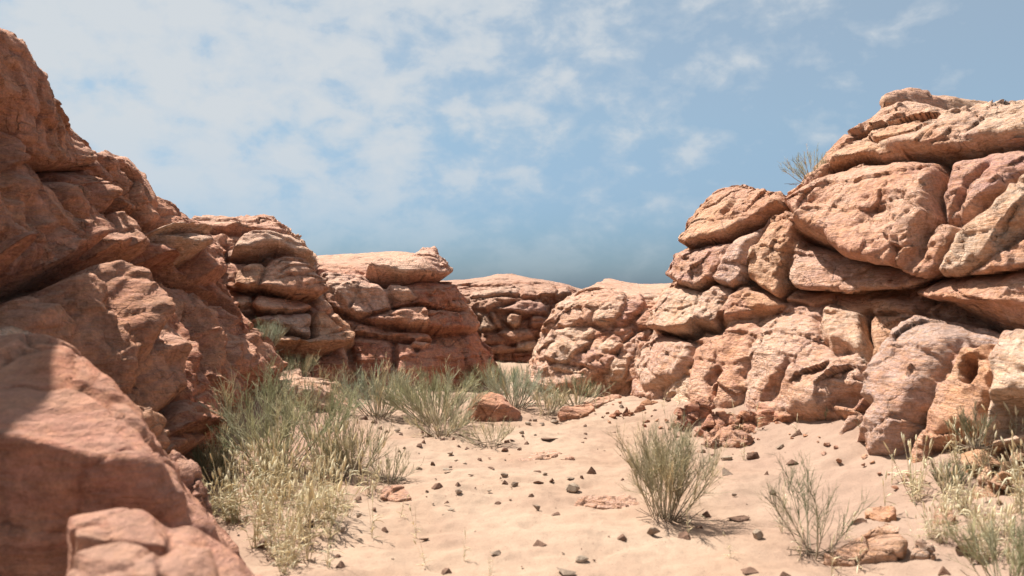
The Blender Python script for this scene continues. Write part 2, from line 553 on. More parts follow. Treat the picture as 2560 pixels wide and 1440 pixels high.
# ---- the big cliff on the right
right_cols = [
    [(1690, 990, 13.2), (1690, 900, 13.2), (1690, 800, 13.2), (1700, 700, 13.2), (1740, 600, 13.3), (1790, 520, 13.5), (1850, 482, 13.8)],
    [(1570, 990, 11.4), (1605, 900, 11.5), (1645, 800, 11.6), (1680, 700, 11.5), (1718, 600, 11.6), (1775, 525, 11.9), (1840, 488, 12.4)],
    [(1650, 1035, 10.0), (1670, 940, 10.2), (1690, 850, 10.4), (1715, 760, 10.7), (1755, 640, 10.8), (1815, 535, 11.1), (1900, 492, 11.8)],
    [(1735, 1060, 9.2), (1760, 960, 9.4), (1775, 860, 9.7), (1800, 760, 10.1), (1835, 640, 10.2), (1890, 535, 10.5), (1965, 484, 11.2)],
    [(1900, 1055, 8.5), (1910, 950, 8.6), (1930, 850, 8.8), (1955, 760, 9.2), (1970, 640, 9.2), (2000, 530, 9.5), (2050, 415, 10.1)],
    [(2090, 1100, 7.3), (2110, 980, 7.5), (2130, 870, 7.8), (2150, 770, 8.3), (2160, 640, 8.2), (2180, 480, 8.7), (2230, 268, 9.9)],
    [(2330, 1150, 6.2), (2340, 1020, 6.3), (2360, 890, 6.6), (2380, 770, 7.2), (2380, 640, 7.1), (2390, 450, 7.6), (2430, 285, 8.5)],
    [(2600, 1210, 5.3), (2610, 1060, 5.4), (2620, 900, 5.6), (2640, 770, 6.2), (2640, 620, 6.2), (2650, 420, 6.7), (2660, 265, 7.4)],
    [(2980, 1300, 4.3), (2990, 1100, 4.4), (3000, 920, 4.6), (3020, 770, 5.2), (3020, 600, 5.2), (3030, 400, 5.6), (3040, 250, 6.2)],
    [(3600, 1400, 3.3), (3600, 1100, 3.4), (3600, 920, 3.6), (3600, 770, 4.1), (3600, 600, 4.1), (3600, 400, 4.5), (3600, 150, 5.1)]]
right_blocks = [
    (5, [(930, 660), (1020, 500), (1100, 400), (1200, 300), (1290, 255), (1400, 165), (1510, 150), (1535, 195), (1640, 205), (1730, 230), (1560, 265), (1400, 300), (1250, 350), (1150, 440), (1100, 530), (1010, 620)], .10, .3, .12, 'p', SLAB),
    (5, [(1320, 320), (1420, 295), (1640, 235), (1730, 235), (1700, 290), (1600, 345), (1380, 400), (1320, 360)], .16, .12, .05, 'o', LEDGE),
    (5, [(1370, 430), (1560, 365), (1700, 290), (1900, 225), (2050, 180), (2185, 175), (2300, 180), (2330, 330), (2230, 365), (2100, 385), (1860, 420), (1650, 460), (1500, 460)], .26, .22, .09, 'c', SLAB),
    (5, [(1100, 530), (1130, 470), (1250, 410), (1330, 370), (1380, 420), (1500, 455), (1350, 480), (1200, 510)], .16, .14, .05, 'o', LEDGE),
    (5, [(835, 760), (930, 680), (1060, 610), (1130, 550), (1260, 500), (1480, 475), (1730, 480), (1760, 560), (1700, 700), (1720, 830), (1660, 950), (1640, 1050), (1600, 1110), (1560, 1145), (1400, 1115), (1230, 1080), (1130, 1020), (1090, 970), (990, 930), (910, 900), (920, 850), (880, 810)], .34, .5, .13, 'p', dict(name='overhanging_block', tilt=(.0, .14))),
    (5, [(1765, 490), (2000, 430), (2180, 380), (2330, 370), (2330, 520), (2230, 590), (2050, 720), (1820, 850), (1735, 855), (1730, 760), (1780, 570)], .17, .3, .14, 'm'),
    (5, [(1560, 1150), (1650, 960), (1690, 890), (1800, 880), (1850, 900), (1800, 1010), (1755, 1130), (1700, 1190), (1600, 1180)], .2, .14, .1, 'p'),
    (5, [(1740, 1140), (1800, 1030), (1830, 950), (2000, 820), (2150, 700), (2330, 560), (2330, 800), (2200, 950), (2050, 1100), (1900, 1170), (1780, 1190)], .32, .3, .12, 'c', dict(tilt=(.05, 0))),
    (5, [(1920, 1170), (2050, 1090), (2180, 990), (2330, 930), (2330, 1120), (2050, 1160)], .2, .14, .07, 'p'),
    (5, [(1575, 1280), (1700, 1230), (1900, 1180), (2330, 1130), (2330, 1420), (2230, 1410), (2050, 1380), (1800, 1330), (1650, 1300)], .30, .26, .10, 'p', LEDGE),
    (5, [(820, 1120), (900, 960), (960, 930), (1100, 1020), (1200, 1090), (1350, 1130), (1550, 1170), (1690, 1200), (1560, 1250), (1300, 1270), (1080, 1270), (900, 1250), (830, 1180)], .13, .25, .09, 'l'),
    (5, [(600, 1100), (640, 1010), (780, 830), (840, 790), (910, 860), (900, 940), (830, 1080), (815, 1170), (830, 1260), (790, 1300), (680, 1230), (620, 1180)], .15, .2, .1, 'o'),
    (5, [(245, 985), (290, 870), (380, 750), (460, 680), (560, 670), (680, 690), (830, 715), (830, 780), (720, 830), (600, 900), (520, 950), (400, 970), (300, 1005)], .24, .32, .09, 'o', dict(name='overhanging_block')),
    (5, [(165, 1190), (210, 1060), (280, 1000), (450, 965), (540, 960), (500, 1090), (420, 1190), (330, 1240), (230, 1220)], .2, .3, .1, 'm'),
    (5, [(420, 1200), (480, 1090), (560, 960), (640, 900), (760, 820), (660, 960), (610, 1080), (590, 1190), (540, 1240), (470, 1230)], .2, .2, .09, 'g'),
    (6, [(50, 240), (70, 150), (130, 40), (180, 22), (220, 10), (300, 40), (270, 190), (220, 230), (120, 245)], .2, .3, .08, 'c', dict(tilt=(-.1, .15))),
    (6, [(265, 185), (290, 60), (350, 20), (430, 25), (440, 60), (390, 150), (340, 195)], .16, .2, .1, 'l'),
    (6, [(375, 180), (420, 100), (480, 20), (520, 30), (510, 80), (530, 140), (430, 175)], .16, .14, .06, 'p'),
    (5, [(575, 1330), (620, 1270), (780, 1310), (820, 1340), (740, 1360), (600, 1370)], .14, .1, .05, 'o', LEDGE),
    (5, [(825, 1310), (860, 1270), (960, 1290), (1080, 1280), (1270, 1285), (1270, 1325), (1000, 1335)], .10, .1, .05, 'o', LEDGE),
    (5, [(1130, 1340), (1300, 1320), (1500, 1335), (1680, 1350), (1640, 1370), (1400, 1370), (1200, 1365)], .1, .06, .04, 'o', LEDGE),
    (6, [(490, 480), (510, 330), (560, 200), (640, 140), (800, 110), (880, 120), (868, 180), (875, 290), (935, 345), (1060, 325), (1085, 430), (1050, 505), (1000, 520), (920, 560), (840, 640), (760, 662), (560, 700), (470, 640)], .12, .45, .2, 'l', dict(tilt=(.12, .1))),
    (6, [(872, 180), (890, 118), (1080, 143), (1095, 300), (1085, 400), (1000, 330), (930, 335), (880, 275)], .2, .3, .16, 'c'),
    (6, [(215, 560), (230, 420), (250, 330), (340, 230), (480, 170), (540, 190), (520, 300), (495, 400), (480, 500), (450, 620), (330, 640), (230, 620)], .05, .3, .2, 'p'),
    (6, [(0, 330), (60, 250), (160, 260), (230, 300), (230, 380), (160, 470), (50, 510), (0, 520), (-40, 430)], .12, .25, .12, 'l'),
    (6, [(1100, 150), (1300, 165), (1200, 235), (1140, 345), (1098, 420)], .02, .1, .1, 'o'),
    (6, [(1060, 600), (1085, 450), (1140, 350), (1250, 200), (1330, 155), (1470, 135), (1868, 170), (2000, 200), (2000, 250), (1750, 245), (1600, 260), (1520, 300), (1500, 360), (1450, 450), (1400, 520), (1370, 650), (1320, 780), (1270, 900), (1130, 900), (1090, 800), (1020, 820), (950, 860), (990, 650)], .28, .5, .3, 'g', dict(name='rock_shoulder', tilt=(-.05, .12))),
    (6, [(1720, 400), (1780, 270), (1868, 235), (2000, 230), (2000, 760), (1868, 780), (1760, 820), (1660, 820), (1715, 620), (1735, 500)], .38, .3, .16, 'c', dict(name='rock_shoulder')),
    (6, [(1510, 400), (1545, 310), (1650, 290), (1760, 270), (1720, 400), (1720, 560), (1670, 740), (1560, 760), (1450, 840), (1360, 1010), (1270, 1000), (1330, 780), (1390, 620), (1460, 480)], .16, .2, .2, 'o'),
    (6, [(1550, 420), (1585, 370), (1625, 365), (1640, 400), (1635, 460), (1600, 500), (1560, 480)], .35, .05, .05, 'o', dict(hole=1)),
    (6, [(190, 650), (260, 600), (420, 620), (600, 640), (740, 660), (640, 720), (480, 740), (330, 790), (240, 760)], .12, .1, .08, 'r', dict(name='rubble_ledge')),
]
right_blocks += [
    (5, [(1330, 760), (1450, 750), (1540, 800), (1530, 900), (1420, 960), (1265, 950), (1300, 850)], .12, .16, .1, 'o', dict(hole=1)),
    (5, [(990, 730), (1150, 725), (1150, 800), (1000, 830), (920, 860), (880, 790)], .10, .12, .1, 'o', dict(hole=1)),
    (6, [(1000, 640), (1060, 560), (1180, 600), (1110, 720), (1030, 815), (980, 800)], .55, .12, .1, 'o', dict(hole=1)),
    (6, [(1740, 590), (1868, 550), (2000, 560), (2000, 760), (1868, 780), (1760, 800), (1680, 815)], .4, .14, .1, 'o', dict(hole=1)),
    (6, [(1590, 260), (1665, 255), (1650, 325), (1600, 315)], .2, .07, .1, 'o', dict(hole=1)),
    (6, [(320, 470), (360, 400), (380, 430), (350, 560), (330, 540)], .14, .05, .1, 'o', dict(hole=1)),
    (6, [(590, 590), (600, 530), (640, 480), (700, 370), (720, 400), (680, 500), (640, 600)], .10, .06, .1, 'o', dict(hole=1)),
    (5, [(480, 830), (560, 740), (620, 730), (640, 760), (540, 800), (500, 850)], .12, .06, .1, 'o', dict(hole=1)),
]
right_lines = [
    ('u', 5, [(1100, 540), (1200, 515), (1350, 490), (1500, 470), (1650, 470), (1860, 430), (2100, 395), (2400, 370)], .26, .26),
    ('u', 5, [(900, 905), (990, 940), (1090, 985), (1130, 1030), (1230, 1090), (1400, 1125), (1560, 1155)], .46, .36),
    ('u', 5, [(1560, 1160), (1700, 1200), (1780, 1200), (1900, 1180), (2050, 1165), (2400, 1120)], .30, .16),
    ('u', 5, [(830, 1190), (900, 1260), (1080, 1282), (1300, 1280), (1560, 1260), (1690, 1215)], .34, .22),
    ('u', 5, [(1575, 1290), (1800, 1345), (2050, 1395), (2330, 1430), (2500, 1440)], .36, .25),
    ('u', 5, [(1190, 350), (1400, 305), (1560, 270), (1740, 240)], .14, .10),
    ('u', 5, [(1330, 370), (1390, 405), (1600, 350), (1640, 310)], .12, .08),
    ('u', 5, [(245, 990), (300, 1010), (400, 980), (520, 955), (600, 905), (720, 835)], .26, .16),
    ('u', 5, [(165, 1195), (230, 1230), (330, 1250), (420, 1200)], .2, .14),
    ('u', 5, [(420, 1210), (540, 1250), (590, 1200)], .16, .12),
    ('u', 5, [(600, 1180), (680, 1240), (800, 1310), (830, 1265)], .2, .14),
    ('u', 6, [(50, 245), (120, 250), (220, 240), (270, 195), (340, 200), (400, 160)], .26, .2),
    ('u', 6, [(740, 480), (830, 430), (910, 395)], .10, .12),
    ('g', 5, [(2010, 530), (1900, 650), (1840, 780), (1800, 860)], .17, .04),
    ('g', 5, [(1760, 500), (1765, 570), (1710, 700), (1730, 830), (1660, 960), (1640, 1060)], .14, .05),
    ('g', 5, [(2230, 620), (2080, 720), (1990, 750)], .12, .03),
    ('g', 6, [(1090, 145), (1097, 300), (1087, 430)], .2, .03),
    ('g', 5, [(840, 790), (760, 830), (690, 920), (620, 1030), (590, 1190)], .12, .035),
    ('g', 5, [(910, 870), (860, 1000), (825, 1120), (830, 1260)], .12, .035),
    ('r', 6, [(1060, 480), (1150, 470), (1230, 490), (1180, 560)], .07, .08),
]
cliff('sandstone_cliff', 'tall pink and cream sandstone cliff of bulging blocks, a green shrub near its top', 'cliff',
      right_cols, right_blocks, MAT_LIT, .0165, [(.6, 1.0, .06), (2.0, 3.0, .1), (6, 8, -.3), (14, 16, -5)], mix=.55, strata=(1.1, 1.1, .42), seed=3, gap=.16, rough=.85, scoop=.5, rsc=.42, offk=1.0, ledge=.03, lines=right_lines,
      tint0=('p', 'l', 'm', 'c', 'o'), base=-.09, samp=.12, tiltx=.1)

# ---- the rounded outcrop behind it
mid_cols = [
    [(1400, 950, 17.5), (1410, 890, 17.5), (1420, 840, 17.5), (1425, 800, 17.5), (1435, 760, 17.6), (1450, 735, 17.8), (1460, 726, 18.2)],
    [(1335, 950, 15.2), (1355, 890, 15.3), (1378, 840, 15.4), (1392, 800, 15.5), (1412, 760, 15.7), (1440, 735, 16.0), (1460, 724, 16.6)],
    [(1310, 965, 13.7), (1330, 900, 13.8), (1352, 850, 13.9), (1366, 800, 14.0), (1390, 765, 14.2), (1425, 738, 14.6), (1462, 722, 15.4)],
    [(1370, 980, 12.9), (1385, 910, 13.0), (1400, 850, 13.2), (1410, 810, 13.4), (1430, 765, 13.6), (1455, 735, 14.2), (1478, 716, 15.5)],
    [(1480, 990, 12.3), (1485, 920, 12.4), (1490, 850, 12.7), (1495, 810, 12.9), (1505, 765, 13.1), (1508, 738, 13.8), (1502, 708, 15.8)],
    [(1580, 990, 12.0), (1585, 920, 12.1), (1590, 850, 12.4), (1595, 810, 12.6), (1605, 770, 12.8), (1610, 742, 13.5), (1590, 725, 15.4)],
    [(1680, 990, 11.9), (1685, 920, 12.0), (1690, 850, 12.3), (1690, 810, 12.5), (1690, 770, 12.7), (1690, 745, 13.4), (1690, 724, 15.4)],
    [(1800, 990, 11.9), (1800, 920, 12.0), (1800, 850, 12.3), (1800, 810, 12.5), (1800, 770, 12.7), (1800, 745, 13.4), (1800, 724, 15.4)]]
mid_blocks = [
    (4, [(865, 640), (880, 590), (950, 500), (1010, 490), (975, 570), (1000, 605), (900, 650)], .2, .25, .07, 'p'),
    (4, [(980, 595), (1000, 500), (1080, 430), (1250, 320), (1420, 270), (1570, 300), (1480, 400), (1320, 470), (1300, 570), (1050, 605)], .2, .4, .08, 'p'),
    (4, [(1305, 565), (1325, 475), (1430, 400), (1560, 310), (1600, 340), (1590, 420), (1550, 500), (1500, 560), (1400, 585)], .26, .3, .08, 'c'),
    (4, [(1500, 572), (1570, 470), (1640, 330), (1720, 310), (1760, 390), (1700, 450), (1650, 510), (1560, 592)], .16, .2, .07, 'm'),
    (4, [(1670, 560), (1760, 470), (1840, 420), (1890, 320), (1960, 330), (1870, 450), (1805, 605), (1700, 605)], .2, .25, .07, 'p'),
    (4, [(950, 490), (1000, 400), (1090, 335), (1200, 320), (1080, 420), (1000, 485)], .08, .2, .07, 'l'),
    (4, [(1060, 612), (1280, 600), (1320, 620), (1290, 690), (1200, 722), (1120, 712), (1070, 682)], .13, .16, .06, 'c'),
    (4, [(1290, 692), (1330, 625), (1440, 635), (1500, 622), (1440, 700), (1370, 702)], .06, .12, .06, 'r'),
    (4, [(1450, 702), (1500, 612), (1640, 600), (1650, 640), (1565, 712), (1500, 727)], .15, .16, .06, 'p'),
    (4, [(810, 802), (860, 660), (960, 622), (1055, 622), (1068, 685), (1000, 745), (900, 785), (880, 862), (830, 842)], .12, .2, .07, 'l'),
    (4, [(900, 870), (940, 760), (1060, 690), (1140, 730), (1280, 715), (1200, 800), (1130, 870), (1050, 917), (970, 902)], .22, .3, .07, 'c'),
    (4, [(1280, 782), (1310, 705), (1390, 702), (1370, 762), (1310, 802)], .14, .14, .06, 'p'),
    (4, [(1345, 782), (1440, 702), (1560, 742), (1510, 802), (1430, 832), (1370, 822)], .2, .2, .06, 'c'),
    (4, [(1100, 912), (1160, 852), (1240, 822), (1230, 902), (1180, 932)], .1, .14, .06, 'm'),
    (4, [(1225, 922), (1250, 812), (1310, 792), (1430, 842), (1500, 847), (1460, 932), (1400, 982), (1290, 967)], .22, .26, .07, 'm'),
    (4, [(715, 960), (790, 890), (880, 870), (950, 922), (1000, 992), (1200, 1012), (1310, 1022), (1200, 1100), (1000, 1150), (850, 1150), (760, 1100), (715, 1010)], .12, .3, .15, 'l'),
    (4, [(945, 942), (1000, 922), (1170, 952), (1180, 992), (1050, 982)], .14, .08, .04, 'c', LEDGE),
    (4, [(1190, 1000), (1230, 967), (1360, 987), (1340, 1017), (1240, 1012)], .14, .08, .04, 'p', LEDGE),
    (4, [(1450, 962), (1500, 862), (1550, 882), (1600, 942), (1590, 1002), (1490, 1002)], .2, .14, .06, 'c'),
    (4, [(1450, 1032), (1480, 1002), (1590, 1007), (1560, 1052), (1480, 1057)], .16, .08, .04, 'c', LEDGE),
    (4, [(1520, 852), (1560, 752), (1700, 642), (1800, 612), (1830, 650), (1700, 742), (1640, 872), (1600, 922)], .12, .2, .08, 'l'),
    (4, [(1600, 1060), (1640, 870), (1700, 745), (1830, 650), (1900, 700), (1800, 900), (1760, 1080)], .08, .2, .1, 'p'),
    (4, [(820, 880), (850, 790), (880, 790), (890, 860), (870, 880)], .12, .12, .05, 'l'),
    (4, [(785, 905), (820, 825), (850, 870), (820, 905)], .08, .1, .05, 'p'),
]
cliff('sandstone_outcrop', 'lower rounded cream outcrop, knobbly with small blocks, just left of the tall pink cliff', 'cliff',
      mid_cols, mid_blocks, MAT_LIT, .021, [(.3, 1.6, .02), (1, 6, .0), (3, 12, -4)], mix=.6, strata=(.7, .7, .3), seed=8, tint0=('p', 'l', 'c', 'o'),
      base=-.07, samp=.10, pts_warp=2.5, gap=.10, rough=.75, scoop=.6, rsc=.34, top_lo=1.0, dil=4, offk=.8, lh=.2, ledge=.035)

# ---- the wall that closes the canyon
far_cols = [
    [(960, 950, 19.6), (960, 890, 19.6), (960, 840, 19.6), (960, 795, 19.7), (960, 750, 19.9), (965, 722, 20.8), (975, 703, 22.0)],
    [(1080, 950, 18.6), (1080, 890, 18.6), (1080, 840, 18.6), (1080, 795, 18.7), (1082, 750, 19.0), (1090, 722, 19.8), (1100, 703, 21.4)],
    [(1180, 950, 18.0), (1180, 890, 18.0), (1180, 840, 18.1), (1182, 795, 18.2), (1185, 750, 18.5), (1190, 718, 19.4), (1198, 696, 21.2)],
    [(1270, 950, 17.8), (1270, 890, 17.8), (1270, 840, 17.9), (1270, 795, 18.0), (1270, 750, 18.3), (1270, 716, 19.2), (1265, 685, 21.4)],
    [(1340, 950, 17.9), (1340, 890, 17.9), (1342, 840, 18.0), (1345, 795, 18.1), (1348, 750, 18.4), (1350, 718, 19.2), (1345, 698, 21.0)],
    [(1395, 950, 18.2), (1397, 890, 18.3), (1400, 840, 18.4), (1405, 795, 18.5), (1408, 752, 18.9), (1408, 726, 19.6), (1400, 707, 21.0)],
    [(1440, 950, 19.2), (1442, 890, 19.2), (1445, 840, 19.3), (1448, 795, 19.4), (1450, 756, 19.8), (1450, 736, 20.4), (1445, 721, 21.4)],
    [(1480, 950, 21.5), (1482, 890, 21.5), (1485, 840, 21.5), (1488, 795, 21.5), (1490, 760, 21.7), (1492, 742, 22.0), (1495, 728, 22.4)]]
far_blocks = [
    (10, [(350, 380), (440, 310), (620, 270), (820, 240), (970, 240), (950, 340), (840, 375), (600, 395), (430, 405)], .25, .4, .1, 'l', LEDGE),
    (10, [(970, 360), (985, 250), (1060, 240), (1150, 300), (1170, 385), (1040, 390)], .25, .25, .1, 'p'),
    (10, [(1175, 355), (1200, 265), (1350, 260), (1420, 310), (1400, 375), (1250, 375)], .3, .3, .1, 'p'),
    (10, [(1400, 375), (1420, 280), (1520, 260), (1580, 330), (1520, 375)], .25, .3, .1, 'l'),
    (10, [(360, 520), (370, 420), (560, 410), (800, 395), (970, 405), (860, 450), (680, 510), (560, 570), (430, 560)], .3, .2, .1, 'p', LEDGE),
    (10, [(630, 545), (820, 490), (930, 440), (1080, 425), (1230, 450), (1310, 580), (1200, 610), (1050, 600), (860, 560)], .35, .3, .1, 'm', LEDGE),
    (10, [(390, 560), (470, 570), (560, 640), (660, 770), (600, 790), (500, 800), (470, 690)], .3, .2, .1, 'c'),
    (10, [(600, 590), (660, 580), (720, 690), (740, 770), (680, 770), (630, 700)], .22, .15, .08, 'b'),
    (10, [(810, 640), (850, 595), (980, 610), (960, 720), (900, 770), (810, 700)], .35, .15, .08, 'o'),
    (10, [(1085, 740), (1100, 640), (1170, 620), (1280, 640), (1260, 740), (1150, 755)], .3, .2, .08, 'r'),
    (10, [(690, 830), (780, 795), (1060, 785), (1140, 870), (1100, 900), (930, 930), (820, 890)], .35, .25, .1, 'p', LEDGE),
    (10, [(480, 960), (500, 830), (690, 840), (810, 900), (800, 950), (620, 970)], .2, .2, .1, 'b', LEDGE),
    (10, [(590, 1060), (600, 980), (760, 970), (830, 990), (910, 1000), (900, 1040), (700, 1075)], .28, .15, .08, 'p', LEDGE),
    (10, [(920, 1030), (930, 940), (1150, 915), (1170, 1000), (1060, 1040)], .35, .2, .08, 'c', LEDGE),
    (10, [(690, 1190), (700, 1090), (860, 1080), (880, 1190)], .2, .2, .1, 'b'),
    (10, [(880, 1190), (880, 1070), (960, 1060), (1100, 1080), (1080, 1200)], .3, .2, .1, 'r'),
]
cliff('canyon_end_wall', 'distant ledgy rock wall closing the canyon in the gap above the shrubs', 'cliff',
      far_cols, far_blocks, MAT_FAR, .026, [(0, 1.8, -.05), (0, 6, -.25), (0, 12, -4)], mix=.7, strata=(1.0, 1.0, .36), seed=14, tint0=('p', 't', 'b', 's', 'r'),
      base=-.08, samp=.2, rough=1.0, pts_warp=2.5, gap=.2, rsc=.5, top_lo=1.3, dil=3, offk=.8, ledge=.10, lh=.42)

# ---- the shaded cliff left of the gap
l3_cols = [
    [(640, 985, 12.6), (640, 920, 12.6), (640, 840, 12.8), (640, 790, 13.0), (640, 735, 13.2), (650, 690, 13.6), (680, 648, 15.8)],
    [(760, 985, 12.4), (760, 920, 12.4), (755, 840, 12.6), (750, 790, 12.8), (745, 735, 13.0), (750, 685, 13.5), (770, 640, 15.8)],
    [(900, 985, 12.2), (890, 920, 12.3), (880, 840, 12.6), (870, 790, 12.8), (855, 740, 13.0), (850, 690, 13.4), (860, 638, 15.8)],
    [(1030, 985, 12.3), (1015, 920, 12.4), (1000, 840, 12.7), (990, 790, 12.9), (975, 740, 13.0), (962, 695, 13.3), (960, 632, 15.6)],
    [(1150, 980, 12.8), (1135, 920, 12.9), (1115, 840, 13.2), (1100, 790, 13.4), (1085, 740, 13.5), (1068, 690, 13.6), (1062, 638, 14.6)],
    [(1225, 970, 13.6), (1210, 915, 13.8), (1180, 840, 14.0), (1165, 795, 14.1), (1138, 740, 14.2), (1108, 690, 14.3), (1090, 648, 14.9)],
    [(1245, 965, 15.0), (1230, 915, 15.1), (1195, 840, 15.2), (1178, 795, 15.3), (1150, 745, 15.4), (1115, 695, 15.5), (1095, 660, 15.8)],
    [(1190, 960, 17.5), (1180, 915, 17.5), (1160, 840, 17.5), (1150, 795, 17.5), (1120, 745, 17.5), (1095, 695, 17.6), (1085, 665, 17.8)]]
l3_blocks = [
    (3, [(1380, 510), (1420, 470), (1600, 430), (1790, 420), (1820, 480), (1830, 530), (1600, 535), (1450, 535)], .34, .22, .08, 'c', SLAB),
    (3, [(1815, 490), (1790, 430), (1700, 400), (1760, 362), (1850, 360), (1900, 400), (1960, 460), (2005, 515), (1940, 545), (1860, 535)], .24, .22, .08, 'l', dict(name='cap_slab', tilt=(0, 0))),
    (3, [(1490, 645), (1530, 580), (1600, 560), (1680, 600), (1740, 700), (1640, 725), (1540, 685)], .24, .35, .2, 'l'),
    (3, [(1480, 550), (1700, 545), (1950, 550), (2030, 620), (2090, 720), (2080, 770), (2000, 775), (1800, 755), (1740, 700), (1680, 590), (1580, 560)], .13, .25, .1, 'r'),
    (3, [(1040, 525), (1150, 520), (1350, 520), (1450, 560), (1540, 680), (1550, 765), (1450, 805), (1300, 835), (1200, 775), (1100, 640)], .2, .35, .1, 'l'),
    (3, [(1330, 835), (1450, 795), (1560, 775), (1610, 855), (1560, 885), (1420, 865)], .2, .14, .06, 'b', LEDGE),
    (3, [(1590, 875), (1570, 795), (1640, 768), (1800, 772), (1820, 872), (1800, 905), (1680, 895)], .32, .2, .08, 'p', LEDGE),
    (3, [(1820, 905), (1830, 782), (1960, 775), (2090, 865), (2110, 928), (1960, 928)], .25, .2, .08, 'r', LEDGE),
    (3, [(1590, 945), (1700, 922), (1830, 935), (1850, 995), (1700, 995)], .12, .12, .06, 'r', LEDGE),
    (3, [(1240, 965), (1450, 962), (1560, 985), (1580, 1100), (1560, 1300), (1350, 1330), (1290, 1120)], .08, .2, .1, 'r'),
    (3, [(1590, 1005), (1690, 1005), (1730, 1100), (1850, 1015), (2030, 1045), (2090, 1105), (2090, 1330), (1800, 1330), (1600, 1290)], .1, .2, .1, 'r'),
    (3, [(2100, 965), (2190, 935), (2300, 1140), (2340, 1240), (2250, 1340), (2110, 1150)], .1, .2, .1, 'r'),
    (3, [(1700, 1040), (1730, 1005), (1830, 1030), (1780, 1060)], .26, .08, .05, 'p'),
    (3, [(2010, 780), (2040, 660), (2100, 750), (2190, 880), (2180, 930), (2110, 920)], .16, .2, .1, 'b'),
    (3, [(1110, 760), (1060, 640), (1040, 560), (1110, 640), (1200, 775), (1190, 800)], .14, .15, .08, 'b'),
]
l3_lines = [
    ('u', 3, [(1380, 520), (1450, 540), (1650, 545), (1830, 545), (1940, 550), (2010, 518)], .34, .26),
    ('u', 3, [(1110, 770), (1200, 790), (1300, 838), (1450, 808), (1560, 770)], .18, .16),
    ('u', 3, [(1560, 765), (1740, 735), (1850, 765), (2000, 785), (2090, 775)], .15, .14),
    ('u', 3, [(1330, 845), (1430, 872), (1600, 895), (1820, 910), (1960, 930), (2115, 932)], .2, .16),
    ('u', 3, [(1240, 945), (1400, 950), (1560, 975), (1700, 1000), (1850, 1000)], .16, .16),
    ('g', 3, [(1580, 990), (1590, 1100), (1560, 1250)], .16, .05),
    ('g', 3, [(1500, 560), (1540, 690), (1560, 765)], .14, .05),
    ('r', 3, [(1880, 620), (1960, 720), (2000, 770)], .10, .12),
    ('r', 3, [(1130, 640), (1200, 700), (1290, 820)], .10, .10),
    ('r', 3, [(1260, 620), (1350, 700), (1400, 790)], .10, .10),
]
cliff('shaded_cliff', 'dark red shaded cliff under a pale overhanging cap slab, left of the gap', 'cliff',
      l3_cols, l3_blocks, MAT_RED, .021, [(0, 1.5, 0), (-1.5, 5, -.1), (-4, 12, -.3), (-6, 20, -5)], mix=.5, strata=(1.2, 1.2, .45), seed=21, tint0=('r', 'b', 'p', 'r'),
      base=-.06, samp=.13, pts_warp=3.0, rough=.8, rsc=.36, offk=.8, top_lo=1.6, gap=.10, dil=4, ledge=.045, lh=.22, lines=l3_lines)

# ---- the blocky cliff in front of it
l2_cols = [
    [(380, 950, 11.0), (380, 890, 11.0), (380, 830, 11.1), (380, 780, 11.2), (385, 700, 11.3), (390, 620, 11.6), (400, 545, 13.0)],
    [(520, 950, 11.0), (520, 890, 11.0), (515, 830, 11.1), (510, 780, 11.2), (510, 700, 11.3), (505, 620, 11.6), (500, 550, 13.0)],
    [(690, 950, 11.0), (685, 890, 11.05), (680, 830, 11.2), (672, 780, 11.3), (660, 700, 11.4), (640, 620, 11.7), (600, 553, 13.0)],
    [(810, 970, 11.3), (800, 900, 11.4), (785, 840, 11.6), (772, 780, 11.7), (752, 700, 11.8), (722, 620, 12.0), (680, 556, 13.0)],
    [(885, 975, 12.0), (868, 900, 12.1), (848, 830, 12.2), (830, 780, 12.3), (797, 700, 12.4), (757, 630, 12.6), (715, 572, 13.2)],
    [(880, 975, 13.6), (865, 900, 13.6), (848, 830, 13.6), (832, 780, 13.6), (800, 705, 13.6), (762, 640, 13.8), (722, 590, 14.0)],
    [(820, 975, 15.5), (810, 900, 15.5), (800, 830, 15.5), (790, 780, 15.5), (770, 705, 15.5), (740, 650, 15.6), (710, 600, 15.8)]]
